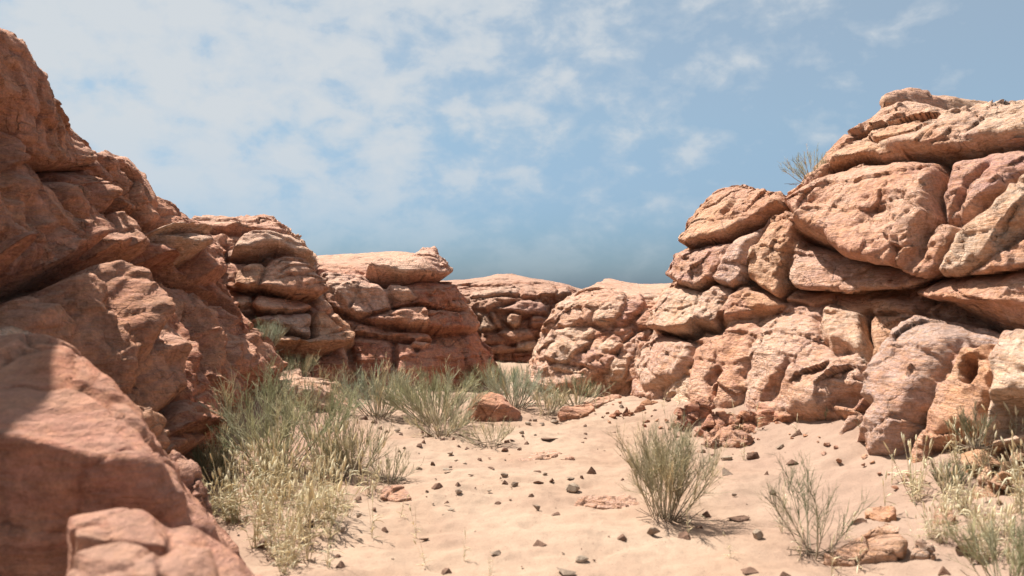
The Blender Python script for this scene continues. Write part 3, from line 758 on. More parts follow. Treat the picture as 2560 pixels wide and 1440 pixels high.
l2_blocks = [
    (3, [(70, 190), (130, 120), (440, 140), (600, 120), (700, 130), (800, 200), (825, 240), (600, 215), (400, 207), (250, 195)], .2, .2, .06, 'p', SLAB),
    (3, [(150, 230), (220, 212), (370, 217), (330, 300), (330, 420), (250, 405), (200, 300)], .12, .25, .1, 'p'),
    (3, [(395, 385), (440, 290), (520, 232), (650, 217), (830, 245), (900, 300), (960, 400), (1010, 490), (940, 430), (860, 405), (760, 350), (640, 350), (500, 375)], .32, .4, .09, 'c', dict(tilt=(0, .15))),
    (3, [(590, 625), (640, 480), (700, 405), (850, 400), (950, 450), (1035, 560), (1055, 665), (1000, 695), (850, 675), (690, 655)], .30, .4, .1, 'p', dict(name='overhanging_block')),
    (3, [(425, 605), (440, 510), (520, 450), (620, 430), (640, 500), (580, 620), (520, 640)], .22, .2, .08, 'o'),
    (3, [(545, 745), (600, 682), (800, 690), (900, 682), (980, 735), (1000, 775), (880, 795), (700, 805), (580, 795)], .26, .2, .07, 'p', LEDGE),
    (3, [(415, 705), (460, 670), (530, 690), (540, 735), (460, 775)], .2, .14, .06, 'c'),
    (3, [(520, 880), (640, 815), (800, 800), (970, 800), (975, 975), (960, 1005), (860, 965), (700, 895)], .30, .2, .07, 'g', dict(tilt=(0, -.1))),
    (3, [(985, 965), (980, 802), (1060, 800), (1110, 862), (1190, 935), (1130, 965), (1020, 995)], .24, .18, .07, 'o'),
    (3, [(715, 1055), (740, 982), (860, 1005), (960, 1005), (1190, 965), (1225, 985), (1200, 1045), (1000, 1065)], .34, .1, .05, 'o', LEDGE),
    (3, [(960, 1070), (1100, 1055), (1230, 1050), (1330, 1290), (1200, 1400), (1000, 1400), (940, 1200)], .06, .2, .1, 'r'),
    (3, [(300, 640), (330, 500), (420, 510), (430, 610), (400, 640)], .1, .14, .06, 'b'),
    (3, [(1130, 840), (1180, 800), (1240, 880), (1300, 1010), (1340, 1100), (1240, 1000), (1190, 920)], .16, .15, .08, 'o'),
    (3, [(340, 590), (420, 600), (480, 690), (450, 780), (350, 780), (250, 700)], .18, .2, .1, 'r'),
]
l2_lines = [
    ('u', 3, [(590, 630), (690, 662), (850, 690), (1000, 705), (1060, 675)], .34, .22),
    ('u', 3, [(400, 640), (480, 650), (590, 640)], .3, .2),
    ('u', 3, [(545, 770), (600, 800), (700, 808), (880, 800), (1000, 785)], .26, .14),
    ('u', 3, [(640, 900), (700, 895), (860, 970), (960, 1008)], .22, .16),
    ('u', 3, [(715, 1058), (860, 1050), (1000, 1068), (1200, 1050), (1230, 1000)], .4, .3),
    ('u', 3, [(400, 390), (500, 378), (600, 385), (660, 345), (760, 355)], .26, .2),
    ('u', 3, [(110, 190), (250, 200), (400, 210), (600, 215)], .12, .08),
    ('g', 3, [(978, 800), (982, 880), (975, 990)], .25, .04),
    ('g', 3, [(330, 300), (340, 360), (330, 420)], .14, .04),
    ('u', 3, [(700, 480), (760, 440), (860, 440), (940, 470)], .05, .05),
    ('u', 3, [(720, 530), (800, 490), (900, 490), (980, 530)], .05, .05),
    ('u', 3, [(700, 580), (800, 550), (920, 560), (1010, 600)], .05, .05),
]
cliff('blocky_cliff', 'sunlit tan cliff of stacked blocks and ledges with a shrub growing on its lowest ledge', 'cliff',
      l2_cols, l2_blocks, rock_material('tan_sandstone', stain=.5, dust=.5, cream=.4, dark=.3), .019, [(-.5, 1.2, 0), (-2, 4, -.05), (-5, 9, -.2), (-8, 18, -5)],
      mix=.5, strata=(.9, .9, .35), seed=27, tint0=('p', 'b', 'r', 'l'), base=-.07, samp=.14, pts_warp=3.5, rough=.8, rsc=.42, gap=.14, dil=4, ledge=.04, lh=.2, lines=l2_lines)

# ---- the sloping wall close on the left
l1_cols = [
    [(640, 960, 12.0), (625, 890, 12.0), (590, 820, 12.0), (570, 770, 12.0), (535, 700, 12.0), (515, 640, 12.1), (460, 555, 12.4)],
    [(705, 960, 10.2), (680, 885, 10.2), (632, 815, 10.2), (598, 768, 10.3), (560, 705, 10.4), (530, 640, 10.6), (468, 555, 11.2)],
    [(645, 1010, 9.2), (615, 930, 9.3), (565, 840, 9.4), (535, 780, 9.5), (498, 700, 9.6), (458, 610, 9.8), (400, 508, 10.4)],
    [(565, 1090, 8.1), (525, 1000, 8.0), (455, 880, 8.0), (405, 790, 8.1), (355, 700, 8.2), (298, 560, 8.4), (262, 418, 8.9)],
    [(505, 1180, 6.9), (445, 1060, 6.8), (355, 920, 6.7), (275, 800, 6.8), (205, 680, 7.0), (155, 480, 7.4), (150, 288, 7.9)],
    [(425, 1290, 5.6), (345, 1150, 5.5), (230, 980, 5.4), (120, 820, 5.5), (20, 660, 5.7), (-30, 430, 6.1), (10, 118, 6.7)],
    [(200, 1450, 4.4), (120, 1300, 4.3), (0, 1080, 4.2), (-150, 850, 4.3), (-280, 650, 4.5), (-340, -100, 4.8), (-310, -800, 5.2)],  # near stations out of view, top raised to throw shadow on the boulder
    [(-300, 1650, 3.3), (-400, 1450, 3.2), (-550, 1150, 3.1), (-750, 850, 3.1), (-900, 600, 3.1), (-950, 100, 3.3), (-950, -600, 3.6)],
    [(-1100, 1900, 2.4), (-1300, 1600, 2.3), (-1500, 1150, 2.2), (-1700, 850, 2.2), (-1800, 600, 2.2), (-1900, 200, 2.3), (-1900, -500, 2.5)]]
l1_blocks = [
    (1, [(-200, -60), (0, 110), (120, 215), (225, 360), (325, 545), (430, 735), (440, 835), (300, 832), (200, 832), (120, 792), (60, 690), (0, 560), (-200, 500)], .12, .35, .14, 's', dict(name='rock_shoulder')),
    (1, [(315, 540), (460, 690), (545, 890), (590, 1010), (660, 1100), (560, 1065), (520, 955), (445, 825)], .08, .2, .1, 't'),
    (1, [(470, 760), (610, 795), (720, 885), (775, 1000), (785, 1115), (700, 1145), (620, 1045), (560, 905)], .16, .25, .1, 's'),
    (1, [(745, 960), (850, 1000), (1020, 1145), (1105, 1260), (1105, 1385), (1000, 1395), (900, 1205), (800, 1085)], .12, .25, .1, 't'),
    (1, [(340, 850), (440, 842), (490, 950), (540, 1052), (460, 1062), (400, 985), (340, 905)], .16, .16, .08, 'r'),
    (1, [(150, 850), (320, 905), (360, 955), (460, 1065), (540, 1165), (540, 1295), (450, 1302), (380, 1205), (280, 1055), (180, 955)], .14, .25, .12, 't'),
    (1, [(510, 1082), (560, 1082), (640, 1182), (670, 1285), (560, 1302), (520, 1205)], .2, .16, .1, 's'),
    (1, [(0, 640), (60, 705), (140, 805), (150, 905), (250, 1055), (330, 1175), (390, 1275), (300, 1302), (160, 1155), (60, 1005), (0, 955)], .17, .2, .12, 't'),
    (1, [(-100, 900), (0, 945), (60, 1010), (170, 1160), (270, 1295), (100, 1325), (0, 1190), (-100, 1100)], .1, .2, .12, 't'),
    (1, [(590, 1022), (700, 1135), (780, 1235), (870, 1325), (760, 1315), (660, 1185)], .1, .16, .08, 'r'),
    (1, [(720, 1185), (860, 1192), (940, 1222), (930, 1285), (870, 1295)], .26, .08, .05, 'c', LEDGE),
    (1, [(0, 1250), (40, 1300), (60, 1390), (20, 1460), (-60, 1480), (-60, 1250)], .22, .2, .1, 'r'),
    (2, [(0, 60), (100, -60), (250, -70), (330, -20), (420, 120), (500, 280), (610, 420), (700, 570), (760, 650), (690, 650), (560, 460), (420, 340), (200, 200)], .12, .3, .2, 's', dict(name='rock_shoulder')),
    (2, [(330, -80), (480, -60), (640, 40), (720, 130), (770, 260), (840, 420), (850, 560), (780, 630), (640, 430), (540, 280), (430, 80)], .16, .2, .14, 's'),
    (2, [(560, -80), (700, -50), (830, 60), (900, 200), (960, 380), (1050, 565), (1130, 730), (1000, 650), (900, 570), (840, 390), (770, 220), (690, 60)], .10, .2, .14, 'r'),
    (2, [(860, -20), (1060, 45), (1200, 225), (1340, 305), (1400, 410), (1330, 480), (1180, 435), (1080, 335), (980, 165)], .12, .25, .14, 't'),
    (2, [(960, 230), (1000, 250), (1120, 400), (1230, 500), (1160, 600), (1060, 510)], .14, .15, .1, 't'),
    (2, [(860, 560), (1030, 655), (1060, 720), (960, 810), (880, 810), (860, 700)], .16, .15, .08, 'r'),
    (2, [(-100, 150), (100, 138), (200, 195), (300, 240), (330, 270), (0, 290), (-100, 290)], .05, .12, .06, 'c', LEDGE),
    (2, [(600, 600), (700, 640), (790, 720), (830, 830), (760, 860), (650, 720)], .14, .15, .1, 'o'),
]
l1_lines = [
    ('u', 9, [(-60, 668), (0, 668), (100, 664), (150, 655), (270, 648), (350, 652), (430, 655), (500, 700), (560, 745), (620, 800)], .42, .34),
    ('u', 1, [(60, 700), (120, 800), (200, 838), (320, 838), (440, 845)], .3, .25),
    ('u', 1, [(440, 835), (500, 900), (545, 1000), (590, 1060), (660, 1100)], .2, .14),
    ('u', 1, [(720, 1195), (860, 1200), (940, 1230)], .2, .14),
    ('u', 1, [(620, 1045), (700, 1148), (785, 1118)], .2, .14),
    ('u', 2, [(860, 720), (960, 740), (1050, 700)], .2, .2),
    ('r', 11, [(480, 310), (640, 390), (740, 500), (830, 620), (960, 820), (1100, 1010), (1230, 1170), (1290, 1240)], .24, .16),
    ('r', 11, [(620, 160), (760, 250), (900, 350), (980, 460), (1050, 610), (1180, 820), (1240, 930), (1330, 1020)], .22, .16),
    ('r', 11, [(900, 150), (1040, 210), (1150, 280), (1280, 360), (1400, 470), (1430, 520)], .2, .14),
    ('r', 11, [(1210, 550), (1330, 640), (1430, 740), (1480, 830)], .2, .12),
    ('r', 11, [(1380, 160), (1550, 190), (1700, 250), (1760, 330), (1830, 480), (1900, 600), (2000, 800), (2100, 1000), (2160, 1130)], .2, .16),
    ('r', 11, [(1360, 1030), (1450, 1080), (1590, 1140), (1660, 1240)], .2, .12),
    ('r', 11, [(1730, 920), (1850, 1130), (1900, 1300)], .2, .12),
    ('r', 11, [(2200, 1020), (2280, 1130), (2370, 1230)], .2, .12),
    ('r', 11, [(2080, 440), (2200, 540), (2300, 680), (2400, 760), (2560, 880)], .2, .14),
    ('r', 1, [(210, 940), (280, 1060), (330, 1170), (400, 1290)], .2, .14),
    ('r', 1, [(20, 980), (70, 1040), (110, 1100)], .2, .12),
    ('r', 1, [(430, 960), (460, 1060), (540, 1160)], .16, .1),
]
cliff('sloping_cliff', 'steep red-brown rock wall slanting down to the tall shrub, behind the big smooth boulder', 'cliff',
      l1_cols, l1_blocks, MAT_RED, .015, [(-.5, .25, .04), (-2, .6, .08), (-5, 1.5, .1), (-11, 3, -5)], mix=.12, strata=(1.5, .55, 1.2), seed=33, fsc=(1.5, .7, 1.3), lump=.5, rough=.95, scoop=.5,
      tint0=('s', 'r', 't', 't'), base=-.08, samp=.14, pts_warp=6.0, gap=.26, front=.2, top_lo=.8, rsc=.42, offk=1.65, dil=7, ledge=.02, lh=.5, lines=l1_lines)
# ------------------------------------------------------------------ ground
gpts = []
for X, Y, z in [(-.6, 2, 0), (.6, 2, 0), (0, 4, 0), (-.8, 5, 0), (.9, 5, -.01), (0, 6.5, 0), (-.9, 7, .0), (1., 7, .02), (0, 8.5, 0), (-.7, 9.5, .02),
                (.9, 9, .02), (0, 11, 0), (1.1, 11, .03), (0, 14, .0), (0, 18, -.05), (-1, 14, .02), (1, 14, 0), (0, 26, 0), (-12, 26, .3), (12, 26, .3),
                (-16, 8, .5), (16, 8, .6), (-12, 0, .4), (12, 0, .5), (0, -4, 0), (-3, -4, .1), (3, -4, .1)]:
    gpts.append((X, Y, z))
for q in [(1735, 1005, 9.4), (1640, 1020, 9.8), (1660, 1060, 9.0), (1800, 1040, 8.7), (1900, 1005, 8.65), (2090, 1062, 7.4), (2330, 1125, 6.2), (2600, 1190, 5.25), (1650, 1005, 10.0), (2000, 1110, 7.2), (1850, 1075, 8.2), (1750, 1080, 8.5), (2200, 1150, 6.4), (1500, 985, 12.3), (1580, 990, 12),
          (1400, 985, 12.9), (2980, 1300, 4.3), (1900, 1140, 7.35), (2100, 1230, 6.0), (2300, 1300, 5.1), (2500, 1380, 4.45), (1700, 1150, 7.6), (1600, 1080, 9.0),
          (640, 1010, 9.0), (565, 1090, 8.1), (505, 1185, 6.8), (430, 1290, 5.6), (720, 985, 9.6), (800, 985, 10.4), (830, 1040, 9.4), (700, 1150, 7.1), (620, 1300, 5.45),
          (880, 1100, 8.1), (900, 1010, 10.6), (1150, 975, 12.6), (200, 1450, 4.4), (1245, 965, 14)]:
    gpts.append(tuple(W(*q)))
gpts = np.array(gpts)
_d = np.linalg.norm(gpts[:, None, :2] - gpts[None, :, :2], axis=2)
_phi = lambda r: np.sqrt(r * r + .8 ** 2)
_A = np.zeros((len(gpts) + 1,) * 2)
_A[:-1, :-1] = _phi(_d) - np.eye(len(gpts)) * .06
_A[:-1, -1] = 1; _A[-1, :-1] = 1
_w = np.linalg.solve(_A, np.concatenate([gpts[:, 2], [0]]))


def gz(X, Y):
    """height of the sand"""
    X = np.atleast_1d(np.asarray(X, float)); Y = np.atleast_1d(np.asarray(Y, float))
    z = np.full(len(X), _w[-1])
    for k in range(len(gpts)):
        z += _w[k] * _phi(np.hypot(X - gpts[k, 0], Y - gpts[k, 1]))
    far = sstep(14, 40, np.hypot(X, Y - 6))
    P = np.stack([X, Y, np.zeros(len(X))], 1)
    z = z * (1 - far) + far * .3
    z += .055 * fbm(P * np.array([.9, 1.3, 1]), 2, 91) + .018 * fbm(P * 2.6, 3, 92)
    return z


def ground_hit(px, py, y0=2.2, y1=26.0):
    ys = np.linspace(y0, y1, 1200)
    x = (px - CX) / FPX * ys; z = CAM_H - (py - CY) / FPX * ys
    g = gz(x, ys)
    k = np.where(z <= g)[0]
    if len(k) == 0: return np.array([x[-1], ys[-1], g[-1]])
    i = k[0]
    return np.array([x[i], ys[i], g[i]])


def axis(lo, hi, step, far):
    a = list(np.arange(lo, hi, step)); s = step
    p = hi
    up = []
    while p < far: up.append(p); s *= 1.18; p += s
    dn = []; s = step; p = lo - step
    while p > -far: dn.append(p); s *= 1.18; p -= s
    return np.array(dn[::-1] + a + up)


gx = axis(-3.4, 4.2, .018, 320.); gy = axis(2.4, 13.5, .024, 320.)
GX, GY = np.meshgrid(gx, gy)
x, y = GX.ravel(), GY.ravel()
z = gz(x, y)
P = np.stack([x, y, np.zeros_like(x)], 1)
near = 1 - sstep(12, 20, np.hypot(x, y - 6))
pw = warp(P, .15, 1.2, 60)
z += near * (.012 * fbm(P * 5.5, 3, 93) + .0045 * fbm(P * 22, 3, 94))
dimp = np.clip(fbm(pw * np.array([2.0, 3.4, 1]), 2, 96), -1, 1)
z += near * .032 * np.where(dimp > 0, -dimp, dimp * .4)
# wind smoothed stony patches that poke out of the sand
nu, nv = len(gx), len(gy)
idx = np.arange(nu * nv).reshape(nv, nu)
F = np.stack([idx[:-1, :-1], idx[:-1, 1:], idx[1:, 1:], idx[1:, :-1]], -1).reshape(-1, 4)

m, nt, N, L, b = new_mat('sand')
geo = N('ShaderNodeNewGeometry'); pos = geo.outputs['Position']
col = mixc(N, L, ramp(N, L, noise(N, L, pos, .55, 5, .6, .5), [(.38, 0.), (.62, 1.)]), (.325, .212, .147), (.385, .275, .199))
sx = N('ShaderNodeSeparateXYZ'); L(pos, sx.inputs[0])
mr = N('ShaderNodeMapRange'); mr.inputs[1].default_value = 1.2; mr.inputs[2].default_value = 2.4; L(sx.outputs[0], mr.inputs[0])
nb = N('ShaderNodeMath', operation='MULTIPLY_ADD'); L(noise(N, L, pos, 1.3, 5), nb.inputs[0]); nb.inputs[1].default_value = 1.6; nb.inputs[2].default_value = -.8
ad = N('ShaderNodeMath', operation='ADD', use_clamp=True); L(mr.outputs[0], ad.inputs[0]); L(nb.outputs[0], ad.inputs[1])
am = N('ShaderNodeMath', operation='MULTIPLY'); L(ad.outputs[0], am.inputs[0]); am.inputs[1].default_value = .75
col = mixc(N, L, am.outputs[0], col, (.285, .190, .143))           # the stonier pink-grey slope under the right cliff
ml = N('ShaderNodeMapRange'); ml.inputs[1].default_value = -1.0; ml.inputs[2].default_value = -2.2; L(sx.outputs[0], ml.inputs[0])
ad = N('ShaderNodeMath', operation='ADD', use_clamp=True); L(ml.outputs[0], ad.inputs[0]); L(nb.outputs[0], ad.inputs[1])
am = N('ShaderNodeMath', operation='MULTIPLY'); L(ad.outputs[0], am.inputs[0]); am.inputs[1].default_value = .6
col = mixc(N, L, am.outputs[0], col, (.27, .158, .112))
col = mixc(N, L, .55, col, ramp(N, L, noise(N, L, pos, 5, 7, .7), [(.3, .80), (.7, 1.12)]), 'MULTIPLY')
col = mixc(N, L, .5, col, ramp(N, L, noise(N, L, pos, 90, 3, .7), [(.3, .76), (.7, 1.16)]), 'MULTIPLY')
sp = ramp(N, L, noise(N, L, pos, 46, 2, .5), [(.66, 0.), (.71, 1.)])
f = N('ShaderNodeMath', operation='MULTIPLY'); L(sp, f.inputs[0]); f.inputs[1].default_value = .55
col = mixc(N, L, f.outputs[0], col, (.2, .12, .085))
L(col, b.inputs['Base Color']); b.inputs['Roughness'].default_value = .95
bp = N('ShaderNodeBump'); bp.inputs['Strength'].default_value = .5; bp.inputs['Distance'].default_value = .02
a = N('ShaderNodeMath', operation='MULTIPLY_ADD'); L(noise(N, L, pos, 60, 5, .7), a.inputs[0]); a.inputs[1].default_value = .5
L(noise(N, L, pos, 11, 6, .65), a.inputs[2]); L(a.outputs[0], bp.inputs['Height']); L(bp.outputs[0], b.inputs['Normal'])
SAND_MAT = m
g = link('sand_ground', mesh_from('sand_ground', np.stack([x, y, z], 1), F, True, None, m))
tag(g, 'pale pink sand of the dry wash running up the middle', None, None, 'structure')


# ------------------------------------------------------------------ solid rocks
def hull_mesh(name, pts_sets, voxel, mat, tint, seed, smooth=3, amp=.05, famp=.12, fsc=.4, bed=.01, bedf=14, bevel=0):
    """one closed rock from one or more overlapping convex chunks, fused and weathered"""
    bm = bmesh.new()
    for pts in pts_sets:
        vs = [bm.verts.new(p) for p in pts]
        r = bmesh.ops.convex_hull(bm, input=vs)
        junk = [e for e in r['geom_interior'] if isinstance(e, bmesh.types.BMVert)]
        if junk: bmesh.ops.delete(bm, geom=junk, context='VERTS')
    bmesh.ops.recalc_face_normals(bm, faces=bm.faces)
    me = bpy.data.meshes.new('hull'); bm.to_mesh(me); bm.free()
    o = bpy.data.objects.new('hull', me); COL.objects.link(o)
    rm = o.modifiers.new('r', 'REMESH'); rm.mode = 'VOXEL'; rm.voxel_size = voxel
    dg = bpy.context.evaluated_depsgraph_get()
    ev = o.evaluated_get(dg); m2 = ev.to_mesh()
    n = len(m2.vertices); V = np.zeros(n * 3, np.float32); m2.vertices.foreach_get('co', V); V = V.reshape(-1, 3).astype(float)
    F = np.array([list(p.vertices) if len(p.vertices) == 4 else list(p.vertices) + [p.vertices[-1]] for p in m2.polygons], np.int64)
    ev.to_mesh_clear()
    bpy.data.objects.remove(o); bpy.data.meshes.remove(me)
    E = np.concatenate([F[:, [0, 1]], F[:, [1, 2]], F[:, [2, 3]], F[:, [3, 0]]]); E = E[E[:, 0] != E[:, 1]]
    for _ in range(smooth):
        S = np.zeros_like(V); c = np.bincount(E[:, 0], minlength=n) + np.bincount(E[:, 1], minlength=n)
        for ax in range(3):
            S[:, ax] = np.bincount(E[:, 0], V[E[:, 1], ax], n) + np.bincount(E[:, 1], V[E[:, 0], ax], n)
        V = V * .4 + .6 * S / np.maximum(c, 1)[:, None]
    NN = vnormals(V, F)
    fa, ck = facets(warp(V, .08, 3, seed), fsc, seed)
    r = famp * fa - .02 * ck * (famp > 0) + amp * fbm(V * 2.2, 4, seed + 1) + amp * .25 * fbm(V * 9, 3, seed + 2)
    bq = np.stack([V[:, 0] * 1.2, V[:, 1] * 1.2, V[:, 2] * bedf + .25 * bedf * V[:, 0] + 1.2 * fbm(V * 1.4, 2, seed + 3)], 1)
    r += bed * fbm(bq, 3, seed + 4)
    V = V + NN * r[:, None]
    quad = F[:, 2] != F[:, 3]
    if quad.all():
        return mesh_from(name, V, F, True, np.tile(np.array(tint), (n, 1)), mat)
    T = np.concatenate([F[quad][:, [0, 1, 2]], F[quad][:, [0, 2, 3]], F[~quad][:, :3]])
    return mesh_from(name, V, T, True, np.tile(np.array(tint), (n, 1)), mat)


def both(pts, dY, dz=0.0):
    """front points and the same pushed away from the viewer"""
    p = [W(*q) for q in pts]
    return p + [q + np.array([0, dY, dz]) for q in p]


MAT_BOULDER = rock_material('boulder_sandstone', stain=.35, dust=.35, cream=.22, dark=.3, band=.3, fine=.9, lit=.95, crack=.08)
MAT_ORANGE = rock_material('orange_rock', stain=.35, dust=.15, cream=.15, dark=.1, band=.2, lit=.95, crack=.1)


def rock(name, label, sets, voxel, mat, tint, seed, cat='boulder', group=None, **kw):
    o = link(name, hull_mesh(name, sets, voxel, mat, tint, seed, **kw))
    return tag(o, label, cat, group)


rock('boulder', 'big smooth red-brown boulder with a rounded top, half in shadow, standing before the sloping wall',
     [[W(*q) for q in [(-420, 880, 4.4), (0, 852, 4.1), (95, 842, 4.0), (160, 855, 3.95), (215, 900, 3.9), (285, 955, 3.85), (335, 1015, 3.8), (402, 1110, 3.72), (440, 1180, 3.6), (528, 1318, 3.5),
                       (-400, 1050, 3.25), (0, 1075, 3.2), (110, 1110, 3.2), (210, 1140, 3.2), (330, 1150, 3.25), (410, 1165, 3.35),
                       (-500, 1500, 3.3), (0, 1600, 3.25), (200, 1600, 3.3), (400, 1560, 3.4), (600, 1560, 3.5), (640, 1500, 3.6),
                       (-400, 1100, 6.0), (200, 1050, 5.6), (420, 1190, 4.9), (560, 1360, 4.3), (-400, 1400, 6), (400, 1400, 5)]]],
     .020, MAT_BOULDER, (.49, .225, .145), 5, smooth=5, amp=.022, famp=.06, fsc=.6, bed=.022, bedf=12)
rock('boulder', 'angular red-brown boulder with a flat sunlit top, at the foot of the big smooth boulder',
     [[W(*q) for q in [(172, 1292, 2.9), (205, 1280, 2.95), (300, 1272, 2.95), (358, 1272, 2.95), (425, 1318, 2.95), (180, 1330, 2.6), (420, 1360, 2.65),
                       (170, 1700, 2.6), (430, 1700, 2.6), (480, 1690, 2.9), (160, 1600, 3.1)]],
      [W(*q) for q in [(400, 1320, 2.95), (478, 1308, 3.0), (532, 1345, 3.0), (600, 1388, 3.0), (668, 1450, 3.0), (460, 1400, 2.7), (620, 1480, 2.75),
                       (400, 1700, 2.7), (760, 1640, 2.8), (760, 1600, 3.05), (420, 1600, 3.2)]]],
     .013, MAT_BOULDER, (.50, .245, .165), 6, smooth=2, amp=.012, famp=.018, fsc=.5, bed=.008)
rock('boulder', 'lowest rounded brown rock nearest the viewer, in front of the flat topped angular boulder',
     [[W(*q) for q in [(190, 1375, 2.4), (240, 1360, 2.45), (310, 1352, 2.5), (385, 1372, 2.5), (150, 1450, 2.3), (390, 1440, 2.3), (110, 1700, 2.3), (420, 1700, 2.3), (200, 1600, 2.6), (420, 1600, 2.6)]],
      [W(*q) for q in [(400, 1390, 2.5), (455, 1362, 2.55), (530, 1362, 2.55), (548, 1440, 2.5), (420, 1450, 2.35), (540, 1480, 2.4), (400, 1700, 2.4), (570, 1700, 2.4), (500, 1600, 2.65)]]],
     .012, MAT_BOULDER, (.47, .24, .16), 9, smooth=3, amp=.012, famp=.015, fsc=.4, bed=.006)
# tumbled pieces between the boulder and the wall
rock('rock_chunk', 'jagged red rock chunk wedged beside the big smooth boulder, below the tall shrub',
     [[W(*q) for q in [(425, 1140, 5.2), (450, 1132, 5.3), (490, 1160, 5.3), (488, 1205, 5.1), (430, 1200, 5.0), (420, 1300, 5.1), (500, 1300, 5.1), (440, 1170, 5.7), (500, 1250, 5.7)]]],
     .012, MAT_BOULDER, (.42, .22, .16), 10, smooth=2, amp=.02, famp=.09, fsc=.16)
rock('rock_chunk', 'small red rock chunk half hidden by dry grass beside the big smooth boulder',
     [[W(*q) for q in [(482, 1205, 5.0), (500, 1195, 5.1), (522, 1225, 5.1), (526, 1265, 5.0), (490, 1260, 4.9), (480, 1330, 5.0), (530, 1330, 5.0), (500, 1240, 5.5)]]],
     .012, MAT_BOULDER, (.42, .22, .16), 11, smooth=2, amp=.02, famp=.07, fsc=.14)
# the round red boulder in the middle
c = ground_hit(1245, 1046)
k = c[1]
rock('boulder', 'rounded orange-red boulder on the sand among the green shrubs in the middle',
     [[W(*q) for q in [(1180, 1000, k + .1), (1195, 986, k + .2), (1225, 980, k + .25), (1250, 986, k + .2), (1266, 1000, k + .1), (1285, 1018, k), (1301, 1030, k + .1), (1302, 1060, k + .1),
                       (1255, 1012, k - .18), (1200, 1010, k - .12), (1175, 1060, k - .1), (1240, 1065, k - .22), (1300, 1065, k), (1220, 1000, k + .75), (1290, 1040, k + .6), (1175, 1050, k + .5)]]],
     .010, MAT_ORANGE, (.50, .235, .135), 12, smooth=4, amp=.014, famp=.05, fsc=.3, bed=.006)
# pale ledge on the left bank
k = 10.2
rock('rock_slab', 'sloping tan rock slab behind the tall shrub at the foot of the blocky cliff',
     [[W(*q) for q in [(690, 932, k + .4), (720, 928, k + .5), (790, 940, k + .3), (830, 952, k + .1), (852, 985, k - .2), (882, 1020, k - .3), (893, 1045, k - .3), (860, 1050, k - .6),
                       (700, 960, k - .6), (760, 970, k - .9), (700, 1120, k - .8), (860, 1080, k - .7), (880, 1080, k + .8), (700, 1040, k + 1.6)]]],
     .014, MAT_LIT, (.52, .36, .26), 13, smooth=4, amp=.03, famp=.08, fsc=.4, cat='rock slab')

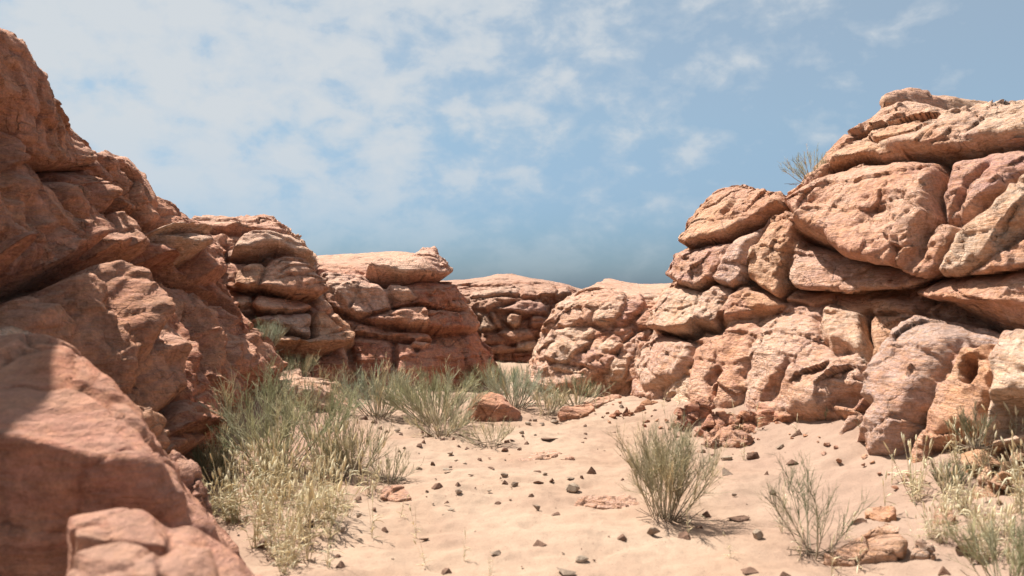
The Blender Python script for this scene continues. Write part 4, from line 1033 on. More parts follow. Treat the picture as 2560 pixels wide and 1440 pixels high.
# flat slabs, rubble and half buried rocks: (window, outline, tint, material, label, category)
ROCKS = [
    (4, [(1020, 1345), (1060, 1310), (1180, 1275), (1260, 1265), (1330, 1290), (1290, 1330), (1180, 1365), (1030, 1378)], (.52, .27, .155), 'orange flat rock slab at the foot of the knobbly cream outcrop', .35),
    (4, [(1240, 1275), (1330, 1225), (1470, 1190), (1560, 1195), (1480, 1230), (1330, 1285)], (.54, .33, .23), 'thin pink rock slab just behind the orange flat slab', .3),
    (4, [(1440, 1375), (1455, 1350), (1510, 1330), (1530, 1350), (1500, 1380)], (.34, .15, .09), 'dark red broken rock, lowest of the row up the slope', .3),
    (4, [(1550, 1345), (1580, 1315), (1630, 1310), (1650, 1335), (1610, 1358)], (.38, .18, .11), 'dark red broken rock, second lowest of the row up the slope', .3),
    (4, [(1670, 1325), (1690, 1290), (1740, 1265), (1750, 1290), (1710, 1338)], (.38, .18, .11), 'red tilted rock in the middle of the row up the slope', .3),
    (4, [(1740, 1265), (1780, 1235), (1870, 1235), (1880, 1250), (1800, 1262), (1750, 1282)], (.44, .22, .12), 'long orange-red rock at the upper end of the row up the slope', .3),
    (7, [(1290, 620), (1340, 570), (1450, 545), (1620, 530), (1700, 545), (1600, 590), (1480, 600), (1380, 618)], (.52, .31, .225), 'flat pink stony patch in the middle of the sand', .4),
    (7, [(1640, 595), (1660, 585), (1770, 585), (1740, 602)], (.52, .28, .20), 'thin pink stone slab beside the flat stony patch', .2),
    (7, [(1760, 930), (1800, 860), (1900, 840), (2050, 840), (2200, 870), (2260, 910), (2160, 945), (1950, 935)], (.53, .33, .25), 'low pink stony patch left of the big round shrub', .45),
    (8, [(1150, 930), (1180, 860), (1280, 850), (1350, 900), (1360, 935), (1260, 955)], (.50, .31, .23), 'low pink rock under the small shrub at the edge of the open sand', .3),
    (8, [(770, 830), (790, 770), (850, 770), (880, 820), (830, 845)], (.40, .20, .14), 'reddish rock lying in the dry grass below the tall shrub', .3),
    (6, [(190, 660), (215, 600), (290, 590), (340, 630), (330, 700), (240, 720)], (.42, .20, .14), 'crumbly red rock at the cliff foot, nearest the big round shrub', .4),
    (6, [(320, 690), (350, 640), (440, 640), (480, 690), (430, 730), (340, 740)], (.43, .215, .15), 'crumbly red rock in the middle of the cliff foot rubble', .4),
    (6, [(470, 690), (500, 640), (600, 640), (740, 658), (720, 690), (620, 725), (500, 720)], (.41, .19, .13), 'long crumbly dark red rock at the cliff foot', .4),
    (6, [(300, 790), (320, 745), (420, 730), (520, 760), (530, 790), (420, 805)], (.45, .25, .18), 'broken pinkish red rubble below the crumbly red rocks', .35),
    (6, [(1085, 1130), (1100, 1100), (1170, 1085), (1220, 1090), (1238, 1135), (1200, 1165), (1120, 1160)], (.50, .24, .13), 'small blocky orange rock above the wide flat slab', .3),
    (6, [(1015, 1200), (1025, 1160), (1080, 1145), (1115, 1165), (1100, 1200)], (.50, .33, .24), 'rounded pale rock beside the small blocky orange rock', .3),
    (6, [(1075, 1250), (1110, 1200), (1200, 1170), (1265, 1195), (1260, 1225), (1180, 1245)], (.54, .34, .23), 'tan rock lying against the back of the wide flat slab', .35),
    (6, [(900, 1365), (915, 1310), (1010, 1270), (1150, 1230), (1260, 1235), (1285, 1280), (1250, 1320), (1130, 1350), (990, 1370)], (.53, .30, .175), 'wide flat orange slab on the sand beside the sparse twiggy shrub', .4),
    (6, [(1300, 1335), (1320, 1280), (1370, 1262), (1420, 1300), (1430, 1345), (1350, 1350)], (.34, .25, .195), 'grey-brown rounded rock beside the wide flat slab', .4),
    (6, [(1415, 1150), (1440, 1100), (1500, 1105), (1535, 1150), (1510, 1190), (1440, 1190)], (.36, .21, .145), 'dark hollowed rock standing in the dry grass beyond the flat slab', .4),
    (6, [(1530, 1290), (1560, 1240), (1620, 1240), (1645, 1290), (1590, 1310)], (.34, .24, .18), 'brown rock in dry grass between the flat slab and the blurry green shrub', .4),
    (6, [(1600, 1385), (1620, 1320), (1680, 1305), (1720, 1350), (1690, 1392)], (.33, .27, .22), 'grey rock half hidden by the blurry green shrub', .4),
    (6, [(1640, 900), (1680, 820), (1760, 800), (1830, 830), (1840, 900), (1740, 930)], (.53, .32, .19), 'crumbly orange rock at the foot of the cream column', .5),
    (6, [(1780, 930), (1800, 850), (1868, 790), (1960, 800), (1980, 920), (1868, 950)], (.54, .35, .22), 'big crumbly tan rock at the foot of the cream column', .5),
    (6, [(1600, 1030), (1630, 960), (1720, 930), (1780, 980), (1740, 1050), (1660, 1060)], (.50, .30, .19), 'crumbly orange rock low in the dry grass under the cream column', .5),
]
for i, (zi, pts, tint, label, depth) in enumerate(ROCKS):
    rs = np.random.RandomState(200 + i)
    q = zp(zi, pts)
    base = ground_hit(q[:, 0].mean(), q[:, 1].max() - 2)
    Y0 = base[1]
    wid = (q[:, 0].max() - q[:, 0].min()) * Y0 / FPX
    top, bot = q[:, 1].min(), q[:, 1].max()
    P3 = []
    if 'slab' in label or 'patch' in label or 'low' in label:
        lift = (.010 if 'patch' in label else .03 if 'thin' in label or 'low' in label else .055)
        for a, b2 in q:
            g_ = ground_hit(a, b2)
            k = (bot - b2) / max(bot - top, 1)
            s_ = lift * (.35 + .65 * min(1, k * 2)) / max(CAM_H - g_[2], .4)
            p = W(a, b2, g_[1] * (1 - s_))
            P3 += [p, np.array([p[0], p[1] + .02, p[2] - lift * 1.3 - .12])]
    else:
        depth = .4 * wid
        for a, b2 in q:
            k = (bot - b2) / max(bot - top, 1)
            P3.append(W(a, b2, Y0 + depth * (.1 + .7 * k)))
        for a in (q[:, 0].min() + 3, q[:, 0].mean(), q[:, 0].max() - 3):
            X = (a - CX) / FPX * Y0
            P3.append(np.array([X, Y0 + depth * .15, gz(X, Y0)[0] - .12]))
            P3.append(np.array([X, Y0 + depth * 2.2, gz(X, Y0 + depth * 2.2)[0] - .12]))
    rough = 'crumbly' in label or 'broken' in label or 'stony' in label
    rock('rock_slab' if 'slab' in label else 'stony_patch' if 'patch' in label else 'rock', label, [P3], max(.007, wid / 55), MAT_ORANGE if i < 6 else MAT_LIT, tint, 300 + i,
         cat='rock slab' if 'slab' in label else 'rock', smooth=2, amp=.03 if rough else .015, famp=.03 if 'patch' in label else .10 if rough else .05, fsc=.13 if rough else .25, bed=.006)

# the smooth dome behind the big cliff
rock('rock_dome', 'smooth tan rock dome rising behind the top of the tall pink cliff',
     [[W(*q) for q in [(2190, 290, 12.5), (2205, 232, 12.6), (2235, 218, 12.8), (2280, 222, 13), (2340, 240, 13.2), (2420, 262, 13.5), (2520, 285, 14), (2700, 300, 14.5),
                       (2190, 500, 12.3), (2700, 500, 13.5), (2240, 240, 15), (2400, 270, 16), (2260, 400, 18), (2700, 420, 18)]]],
     .06, MAT_LIT, (.50, .34, .24), 15, smooth=18, amp=.05, famp=.03, fsc=.8, bed=.012, cat='rock dome')
# ------------------------------------------------------------------ stones
def stone_mat(name, a, b_):
    m, nt, N, L, b = new_mat(name)
    geo = N('ShaderNodeNewGeometry'); pos = geo.outputs['Position']
    col = mixc(N, L, ramp(N, L, noise(N, L, pos, 9, 5, .6), [(.35, 0.), (.65, 1.)]), a, b_)
    col = mixc(N, L, .6, col, ramp(N, L, noise(N, L, pos, 70, 4, .7), [(.3, .65), (.7, 1.3)]), 'MULTIPLY')
    L(col, b.inputs['Base Color']); b.inputs['Roughness'].default_value = .8
    bp = N('ShaderNodeBump'); bp.inputs['Strength'].default_value = .5; bp.inputs['Distance'].default_value = .012
    L(noise(N, L, pos, 40, 6, .7), bp.inputs['Height']); L(bp.outputs[0], b.inputs['Normal'])
    return m


STONE_M = dict(d=stone_mat('dark_stone', (.10, .055, .036), (.20, .115, .078)), g=stone_mat('grey_stone', (.19, .135, .10), (.28, .205, .15)),
               l=stone_mat('pale_stone', (.27, .205, .15), (.36, .275, .205)))
TONE = dict(d='dark brown', g='grey-brown', l='pale tan')
ST = {7: [(255, 300, 70, 35, 'd'), (335, 330, 60, 30, 'd'), (372, 375, 45, 28, 'd'), (420, 397, 30, 20, 'd'), (497, 393, 50, 25, 'g'), (522, 417, 35, 18, 'd'), (465, 333, 35, 15, 'd'),
          (677, 410, 35, 20, 'd'), (680, 443, 38, 14, 'd'), (735, 424, 45, 14, 'd'), (684, 470, 38, 35, 'd'), (655, 497, 50, 30, 'd'), (822, 455, 48, 22, 'd'), (903, 447, 30, 22, 'd'),
          (953, 428, 60, 22, 'd'), (1005, 432, 40, 14, 'd'), (1090, 463, 35, 14, 'd'), (1080, 488, 30, 14, 'g'), (1288, 470, 50, 22, 'd'), (1323, 462, 45, 12, 'd'), (1430, 482, 58, 30, 'd'),
          (1403, 428, 28, 20, 'g'), (1492, 428, 25, 14, 'g'), (1395, 405, 45, 22, 'l'), (1285, 410, 40, 15, 'g'), (550, 522, 28, 18, 'd'), (510, 545, 32, 20, 'd'), (935, 507, 50, 22, 'd'),
          (1000, 521, 48, 26, 'd'), (1272, 530, 62, 35, 'd'), (1378, 526, 40, 22, 'd'), (877, 557, 50, 24, 'g'), (925, 605, 38, 18, 'g'), (985, 631, 36, 20, 'l'), (1088, 603, 42, 16, 'd'),
          (1162, 592, 28, 8, 'd'), (755, 630, 45, 36, 'd'), (652, 668, 60, 22, 'd'), (882, 656, 30, 10, 'd'), (850, 678, 60, 14, 'l'), (1172, 667, 60, 14, 'd'), (1030, 715, 55, 12, 'd'),
          (1507, 687, 62, 12, 'd'), (1562, 706, 40, 20, 'l'), (1270, 712, 65, 34, 'g'), (1243, 735, 22, 14, 'd'), (1895, 682, 90, 58, 'd'), (1825, 733, 32, 30, 'd'), (1745, 741, 70, 8, 'g'),
          (1612, 752, 48, 28, 'd'), (1515, 762, 90, 30, 'd'), (1270, 765, 62, 36, 'd'), (1346, 778, 65, 38, 'g'), (928, 785, 66, 34, 'd'), (783, 792, 105, 46, 'd'), (712, 832, 32, 16, 'd'),
          (940, 833, 60, 32, 'g'), (1762, 805, 115, 64, 'l'), (1465, 861, 60, 28, 'd'), (1223, 913, 58, 20, 'd'), (850, 909, 45, 18, 'd'), (1503, 950, 65, 50, 'g'), (1635, 994, 75, 22, 'd'),
          (885, 968, 60, 14, 'l'), (690, 1178, 88, 24, 'd'), (1525, 1205, 120, 42, 'd'), (1210, 1275, 105, 32, 'g'), (855, 1405, 110, 50, 'd'), (1720, 1430, 160, 40, 'g'), (2350, 1125, 120, 72, 'g'),
          (2110, 1180, 110, 44, 'd'), (1830, 1330, 110, 52, 'l'), (1060, 805, 18, 8, 'd'), (1160, 832, 40, 14, 'l'), (1595, 465, 150, 10, 'd'), (1855, 415, 35, 14, 'd'), (1853, 445, 35, 12, 'd'),
          (1834, 475, 28, 12, 'd'), (1850, 355, 35, 15, 'd'), (2063, 407, 35, 14, 'd'), (2120, 745, 40, 22, 'd'), (1440, 342, 50, 22, 'l'), (1540, 347, 45, 22, 'g'), (1630, 330, 66, 30, 'g'),
          (1630, 312, 52, 22, 'g'), (1455, 317, 30, 14, 'd'), (1490, 320, 36, 20, 'g')],
      6: [(140, 580, 35, 18, 'd'), (70, 632, 20, 10, 'd'), (235, 513, 28, 10, 'd'), (310, 830, 40, 25, 'd'), (425, 866, 60, 26, 'l'), (352, 852, 35, 14, 'd'), (430, 930, 62, 40, 'g'), (612, 942, 38, 28, 'd'),
          (750, 888, 78, 32, 'd'), (555, 858, 82, 40, 'd'), (762, 745, 70, 40, 'd'), (685, 814, 45, 20, 'g'), (650, 1035, 40, 30, 'g'), (460, 1045, 28, 14, 'g'), (325, 1140, 60, 28, 'd'),
          (485, 1163, 125, 30, 'd'), (215, 1245, 80, 34, 'd'), (285, 1205, 55, 18, 'd'), (540, 1420, 90, 30, 'd'), (710, 1432, 70, 25, 'd'), (1755, 1085, 40, 25, 'd'), (1690, 1155, 35, 30, 'd'),
          (1495, 1415, 80, 45, 'd'), (580, 1240, 60, 56, 'l'), (920, 665, 50, 22, 'l')],
      8: [(1115, 1010, 40, 25, 'd'), (680, 1110, 110, 40, 'd'), (375, 1250, 110, 56, 'd'), (550, 1285, 90, 40, 'd'), (890, 1370, 90, 50, 'd'), (885, 1310, 50, 22, 'd'), (1185, 1140, 60, 35, 'd'),
          (1020, 1045, 40, 30, 'l'), (1310, 848, 50, 18, 'd'), (1010, 945, 60, 30, 'd'), (640, 1240, 60, 40, 'l'), (910, 1150, 50, 34, 'l'), (690, 1010, 60, 30, 'g')],
      4: [(890, 1357, 30, 15, 'd'), (1700, 1165, 60, 35, 'g'), (1720, 1205, 40, 28, 'd'), (1960, 1230, 60, 30, 'd'), (2130, 1110, 50, 16, 'g'), (1560, 1290, 60, 40, 'g'), (1130, 1352, 30, 14, 'g'),
          (1395, 1380, 40, 18, 'd'), (1330, 1355, 30, 12, 'd'), (1545, 1250, 40, 14, 'd'), (1850, 1320, 30, 12, 'd')]}
# landmarks of the wash, named as one finds them: (px, py, name)
LM = [(1240, 1040, 'the orange-red boulder'), (1228, 1115, 'the lone twiggy bush'), (1665, 1295, 'the big round shrub'), (2030, 1385, 'the sparse twiggy shrub'),
      (980, 1205, 'the small grey shrub'), (940, 1042, 'the pale wispy shrub'), (1420, 1150, 'the pink stony patch'), (2200, 1350, 'the wide flat slab'),
      (1850, 1060, 'the crumbly red rubble'), (760, 1400, 'the straw-coloured grass'), (1300, 1430, 'the open sand')]
ORD = ['nearest', 'second nearest', 'third nearest', 'fourth nearest', 'fifth nearest', 'sixth nearest', 'seventh nearest', 'eighth nearest', 'ninth nearest', 'tenth nearest', 'eleventh nearest', 'twelfth nearest']


def place_label(items, noun):
    """items: dicts with px,py,desc -> labels that single each one out by look and by its place near a landmark"""
    used = {}
    for it in items:
        best = min(LM[:-1], key=lambda l: math.hypot((l[0] - it['px']), (l[1] - it['py']) * 1.6))
        dx, dy = it['px'] - best[0], (it['py'] - best[1]) * 1.6
        rel = ('right of' if dx > 0 else 'left of') if abs(dx) > abs(dy) else ('in front of' if dy > 0 else 'behind')
        it['key'] = (it['desc'], rel, best[2]); it['dist'] = math.hypot(dx, dy)
        used.setdefault(it['key'], []).append(it)
    for key, l in used.items():
        l.sort(key=lambda i: i['dist'])
        for n, it in enumerate(l):
            o = '' if len(l) == 1 else ', ' + ORD[min(n, 11)]
            it['label'] = f"{key[0]} {noun} {key[1]} {key[2]}{o}"


stones = []
for zi, l in ST.items():
    x0, y0, s = ZW[zi]
    for (u, v, w, h, t) in l:
        stones.append(dict(px=x0 + u / s, py=y0 + v / s, w=w / s, h=h / s, t=t))
for i, s in enumerate(stones):
    asp = s['w'] / s['h']
    size = s['w']
    sz = 'tiny' if size < 14 else 'small' if size < 24 else 'fist-sized' if size < 34 else 'large'
    s['desc'] = f"{sz} {TONE[s['t']]} {'flat' if asp > 3 else 'low' if asp > 1.9 else 'upright'}"
place_label(stones, 'stone')
for i, s in enumerate(stones):
    rs = np.random.RandomState(900 + i)
    b = ground_hit(s['px'], s['py'] + s['h'] * .45)
    sc = b[1] / FPX
    w, h = s['w'] * sc * .92, s['h'] * sc * 1.08
    n = rs.randint(7, 11)
    if s['t'] == 'l' or (s['t'] == 'g' and rs.rand() < .5): n += 12
    pts = rs.normal(size=(n, 3)); pts /= np.linalg.norm(pts, axis=1)[:, None]
    pts *= rs.uniform(.75, 1.0, (n, 1))
    if s['t'] == 'd' and s['w'] / s['h'] < 3:      # wedge: an apex pushed to one side
        pts[0] = (rs.uniform(-.3, .85), rs.uniform(-.2, .3), rs.uniform(.7, 1.05))
        pts[1] = (-1, -.1, -.5); pts[2] = (1, .0, -.45); pts[3] = (.55, -.5, -.3)
    pts -= (pts.max(0) + pts.min(0)) / 2
    pts /= (pts.max(0) - pts.min(0))
    pts *= np.array([w, w * rs.uniform(.6, .95), h])
    bm = bmesh.new()
    vs = [bm.verts.new(p) for p in pts]
    r = bmesh.ops.convex_hull(bm, input=vs)
    junk = [e for e in r['geom_interior'] if isinstance(e, bmesh.types.BMVert)]
    if junk: bmesh.ops.delete(bm, geom=junk, context='VERTS')
    bmesh.ops.dissolve_limit(bm, angle_limit=.12, verts=bm.verts, edges=bm.edges)
    bmesh.ops.bevel(bm, geom=list(bm.edges), offset=min(w, h) * .05, segments=1, affect='EDGES', clamp_overlap=True)
    bmesh.ops.triangulate(bm, faces=bm.faces)
    bmesh.ops.subdivide_edges(bm, edges=bm.edges, cuts=1, use_grid_fill=True)
    for vtx in bm.verts:
        vtx.co += Vector(rs.normal(size=3)) * min(w, h) * .014
    me = bpy.data.meshes.new('stone'); bm.to_mesh(me); bm.free()
    me.materials.append(STONE_M[s['t']])
    o = link('stone', me)
    o.location = (b[0], b[1] + w * .3, gz(b[0], b[1] + w * .3)[0] + h * .5 - h * .27)
    o.rotation_euler = (rs.uniform(-.1, .1), rs.uniform(-.1, .1), rs.uniform(-.25, .25))
    tag(o, s['label'], 'stone', 'dark stones scattered on the sand')


# rubble fallen at the foot of the cliffs and fine pebbles of the wash
def chip(seed, mat, sx, sy, sz):
    rs = np.random.RandomState(seed)
    pts = rs.normal(size=(rs.randint(8, 14), 3)); pts /= np.linalg.norm(pts, axis=1)[:, None]
    pts *= rs.uniform(.7, 1., (len(pts), 1)) * np.array([sx, sy, sz]) * .5
    bm = bmesh.new(); vs = [bm.verts.new(p) for p in pts]
    r = bmesh.ops.convex_hull(bm, input=vs)
    junk = [e for e in r['geom_interior'] if isinstance(e, bmesh.types.BMVert)]
    if junk: bmesh.ops.delete(bm, geom=junk, context='VERTS')
    bmesh.ops.bevel(bm, geom=list(bm.edges), offset=sz * .06, segments=1, affect='EDGES', clamp_overlap=True)
    bmesh.ops.triangulate(bm, faces=bm.faces)
    me = bpy.data.meshes.new('chip'); bm.to_mesh(me); bm.free()
    a = me.color_attributes.new('tint', 'FLOAT_COLOR', 'POINT')
    c = np.ones((len(me.vertices), 4), np.float32); c[:, :3] = [RED, PINK, BROWN, ORANGE][seed % 4]
    a.data.foreach_set('color', c.ravel())
    me.materials.append(mat)
    return me


CHIPS = [chip(700 + i, MAT_LIT, 1, .8, .6) for i in range(8)]
PEBS = [chip(720 + i, STONE_M['dg'[i % 2]], 1, .8, .55) for i in range(6)]
rs = np.random.RandomState(77)
FOOT = [((1480, 985), (1640, 1040), 18), ((1640, 1040), (1760, 1085), 16), ((1760, 1085), (1960, 1075), 14), ((1960, 1062), (2100, 1115), 8), ((2100, 1125), (2330, 1200), 10)]
for a, b2, n in FOOT:
    for _ in range(n):
        t = rs.rand(); px = a[0] + (b2[0] - a[0]) * t + rs.normal() * 12; py = a[1] + (b2[1] - a[1]) * t + abs(rs.normal()) * 24
        p = ground_hit(px, py)
        o = link('rubble_stone', CHIPS[rs.randint(8)])
        k = rs.uniform(.035, .085) if rs.rand() < .8 else rs.uniform(.08, .12)
        o.scale = (k, k, k); o.location = (p[0], p[1], gz(p[0], p[1])[0] + k * .1); o.rotation_euler = (rs.uniform(-.3, .3), rs.uniform(-.3, .3), rs.uniform(0, 6.3))
        tag(o, 'pinkish broken rubble stone fallen along the foot of the tall pink cliff', 'stone', 'rubble along the foot of the tall pink cliff')
for _ in range(90):
    px, py = rs.uniform(900, 2000), 1040 + 380 * rs.rand() ** 1.6
    p = ground_hit(px, py)
    o = link('pebble', PEBS[rs.randint(6)])
    k = rs.uniform(.012, .032) * (.6 + p[1] / 14)
    o.scale = (k, k, k); o.location = (p[0], p[1], gz(p[0], p[1])[0] + k * .1); o.rotation_euler = (rs.uniform(-.3, .3), rs.uniform(-.3, .3), rs.uniform(0, 6.3))
    tag(o, 'tiny brown pebble strewn over the open sand of the wash', 'pebble', 'fine pebbles strewn over the open sand')


# ------------------------------------------------------------------ plants
def tubes(lines, sides=3):
    """lines: list of (points (k,3), radii (k), tone) -> V, F, tone per vertex"""
    Vs, Fs, Ts = [], [], []
    n0 = 0
    ang = np.arange(sides) * 2 * math.pi / sides
    ca, sa = np.cos(ang), np.sin(ang)
    for p, r, t in lines:
        k = len(p)
        d = np.gradient(p, axis=0); d /= np.maximum(np.linalg.norm(d, axis=1), 1e-9)[:, None]
        ref = np.array([.31, .95, .05]) if abs(d[0, 1]) < .9 else np.array([1., 0, 0])
        a = np.cross(d, ref); a /= np.maximum(np.linalg.norm(a, axis=1), 1e-9)[:, None]
        b = np.cross(d, a)
        ring = p[:, None, :] + r[:, None, None] * (a[:, None, :] * ca[None, :, None] + b[:, None, :] * sa[None, :, None])
        Vs.append(ring.reshape(-1, 3))
        i = n0 + (np.arange(k - 1)[:, None] * sides + np.arange(sides)[None, :])
        j = n0 + (np.arange(k - 1)[:, None] * sides + (np.arange(sides)[None, :] + 1) % sides)
        Fs.append(np.stack([i, j, j + sides, i + sides], -1).reshape(-1, 4))
        Ts.append(np.repeat(np.asarray(t, float).reshape(-1, 3) if np.ndim(t) == 2 else np.tile(t, (k, 1)), sides, axis=0))
        n0 += k * sides
    return np.concatenate(Vs), np.concatenate(Fs), np.concatenate(Ts)


def plant_mat(name, trans=.36):
    m, nt, N, L, b = new_mat(name)
    at = N('ShaderNodeAttribute', attribute_name='tint')
    geo = N('ShaderNodeNewGeometry')
    col = mixc(N, L, .6, at.outputs['Color'], ramp(N, L, noise(N, L, geo.outputs['Position'], 25, 3, .6), [(.3, .65), (.7, 1.3)]), 'MULTIPLY')
    L(col, b.inputs['Base Color']); b.inputs['Roughness'].default_value = .65
    tr = N('ShaderNodeBsdfTranslucent'); L(col, tr.inputs[0])
    mx = N('ShaderNodeMixShader'); mx.inputs[0].default_value = trans
    L(b.outputs[0], mx.inputs[1]); L(tr.outputs[0], mx.inputs[2]); L(mx.outputs[0], nt.nodes['Material Output'].inputs[0])
    return m


MAT_TWIG, MAT_WOOD, MAT_STRAW = plant_mat('green_twigs'), plant_mat('woody_stems', .0), plant_mat('dry_straw', .35)
GREENS = [np.array(c) for c in ((.43, .42, .25), (.50, .475, .30), (.54, .51, .35), (.36, .36, .21))]
STRAWS = [np.array(c) for c in ((.70, .59, .38), (.80, .70, .48), (.58, .47, .29), (.84, .77, .57))]
WOODS = [np.array(c) for c in ((.22, .155, .105), (.30, .235, .165), (.36, .30, .22))]


def curve(rs, p0, d, length, up, wob, n):
    p = [np.array(p0)]; d = np.array(d, float)
    st = length / (n - 1)
    for _ in range(n - 1):
        d = d + up * np.array([0, 0, 1]) / n + rs.normal(size=3) * wob
        d /= np.linalg.norm(d)
        p.append(p[-1] + d * st)
    return np.array(p)


def shrub(label, base, H, Wd, seed, n=26, twigs=9, fine=5, straw=.15, dense=1.0, woodiness=1.0, thin=1.0, up=.7, lean=(0, 0), name='shrub', group=None, dead=.0, tone=None, split=.32):
    rs = np.random.RandomState(seed)
    wood, green = [], []
    n = int(n * dense)
    for i in range(n):
        az = rs.uniform(0, 2 * math.pi)
        q = rs.uniform(0, 1) ** .6
        spread = Wd * .5 * q
        L0 = H * rs.uniform(.55, .85) * (1 - .22 * q * q)
        tilt = math.atan2(spread * 1.35, L0)
        d = np.array([math.cos(az) * math.sin(tilt) + lean[0], math.sin(az) * math.sin(tilt) + lean[1], math.cos(tilt)])
        p0 = np.array([math.cos(az), math.sin(az), 0]) * rs.uniform(0, .15) * Wd
        p0[2] = -.03
        c = curve(rs, p0, d, math.hypot(L0, spread) * .95, up * .22, .055, 8)
        r0 = (.0045 if woodiness >= 1 else .0030) * thin * rs.uniform(.7, 1.3)
        wc = WOODS[rs.randint(3)]
        gc = GREENS[rs.randint(4)] if tone is None else tone[rs.randint(len(tone))]
        if rs.rand() < straw: gc = STRAWS[rs.randint(3)] * .85
        if rs.rand() < dead: gc = WOODS[rs.randint(3)]
        t = np.linspace(0, 1, 8)[:, None]
        wood.append((c, np.linspace(r0, r0 * .35, 8), wc * (1 - t) + (gc * .8 + wc * .2) * t))
        for k in range(int(twigs * rs.uniform(.7, 1.3))):
            s = rs.uniform(.22, 1.0) ** .8
            f = s * 7; a = int(min(f, 6)); p = c[a] * (1 - (f - a)) + c[a + 1] * (f - a)
            dd = c[a + 1] - c[a]; dd /= np.linalg.norm(dd)
            az2 = rs.normal(size=3); dd2 = dd + split * 1.35 * az2 * rs.uniform(.5, 1); dd2[2] += .25
            dd2 /= np.linalg.norm(dd2)
            ln = H * rs.uniform(.18, .42) * (1.1 - .55 * s)
            g2 = gc * rs.uniform(.6, 1.35)
            tw = curve(rs, p, dd2, ln, up * .35, .06, 6)
            r1 = .0019 * thin * rs.uniform(.8, 1.2)
            green.append((tw, np.linspace(r1, r1 * .4, 6), g2))
            for j in range(int(fine * rs.uniform(.5, 1.5))):
                s2 = rs.uniform(.1, .95); f = s2 * 5; a = int(min(f, 4)); p2 = tw[a] * (1 - (f - a)) + tw[a + 1] * (f - a)
                d3 = (tw[a + 1] - tw[a]); d3 /= np.linalg.norm(d3); d3 = d3 + split * 1.3 * rs.normal(size=3); d3[2] += .3
                d3 /= np.linalg.norm(d3)
                fl = curve(rs, p2, d3, ln * rs.uniform(.3, .65), up * .3, .05, 4)
                r2 = .0012 * thin
                green.append((fl, np.linspace(r2, r2 * .45, 4), g2 * rs.uniform(.85, 1.25)))
    if H > .35:                                     # fallen twigs round the foot
        for k in range(int(30 * dense)):
            az = rs.uniform(0, 6.283); rr = Wd * .42 * rs.uniform(0, 1) ** .7
            p0 = np.array([math.cos(az) * rr, math.sin(az) * rr * .6, 0.])
            p0[2] = gz(base[0] + p0[0], base[1] + p0[1])[0] - base[2] + .008 if abs(gz(base[0], base[1])[0] - base[2]) < .03 else -.02
            a2 = rs.uniform(0, 6.283)
            wood.append((curve(rs, p0, (math.cos(a2), math.sin(a2), .1), rs.uniform(.05, .16), 0, .12, 4), np.linspace(.004, .002, 4), WOODS[0] * .8))
    root = bpy.data.objects.new(name, None); COL.objects.link(root)
    root.location = base
    V, F, T = tubes(wood); link('stems', mesh_from('stems', V, F, True, T, MAT_WOOD), root)
    V, F, T = tubes(green); link('fine_twigs', mesh_from('fine_twigs', V, F, True, T, MAT_TWIG), root)  # thin green twigs only, no leaves
    tag(root, label, 'shrub', group)
    return root


def at(px, py, Hpx, Wpx, y0=2.2):
    b = ground_hit(px, py, y0)
    b[2] = gz(b[0], b[1])[0]
    return b, Hpx * b[1] / FPX, Wpx * b[1] / FPX


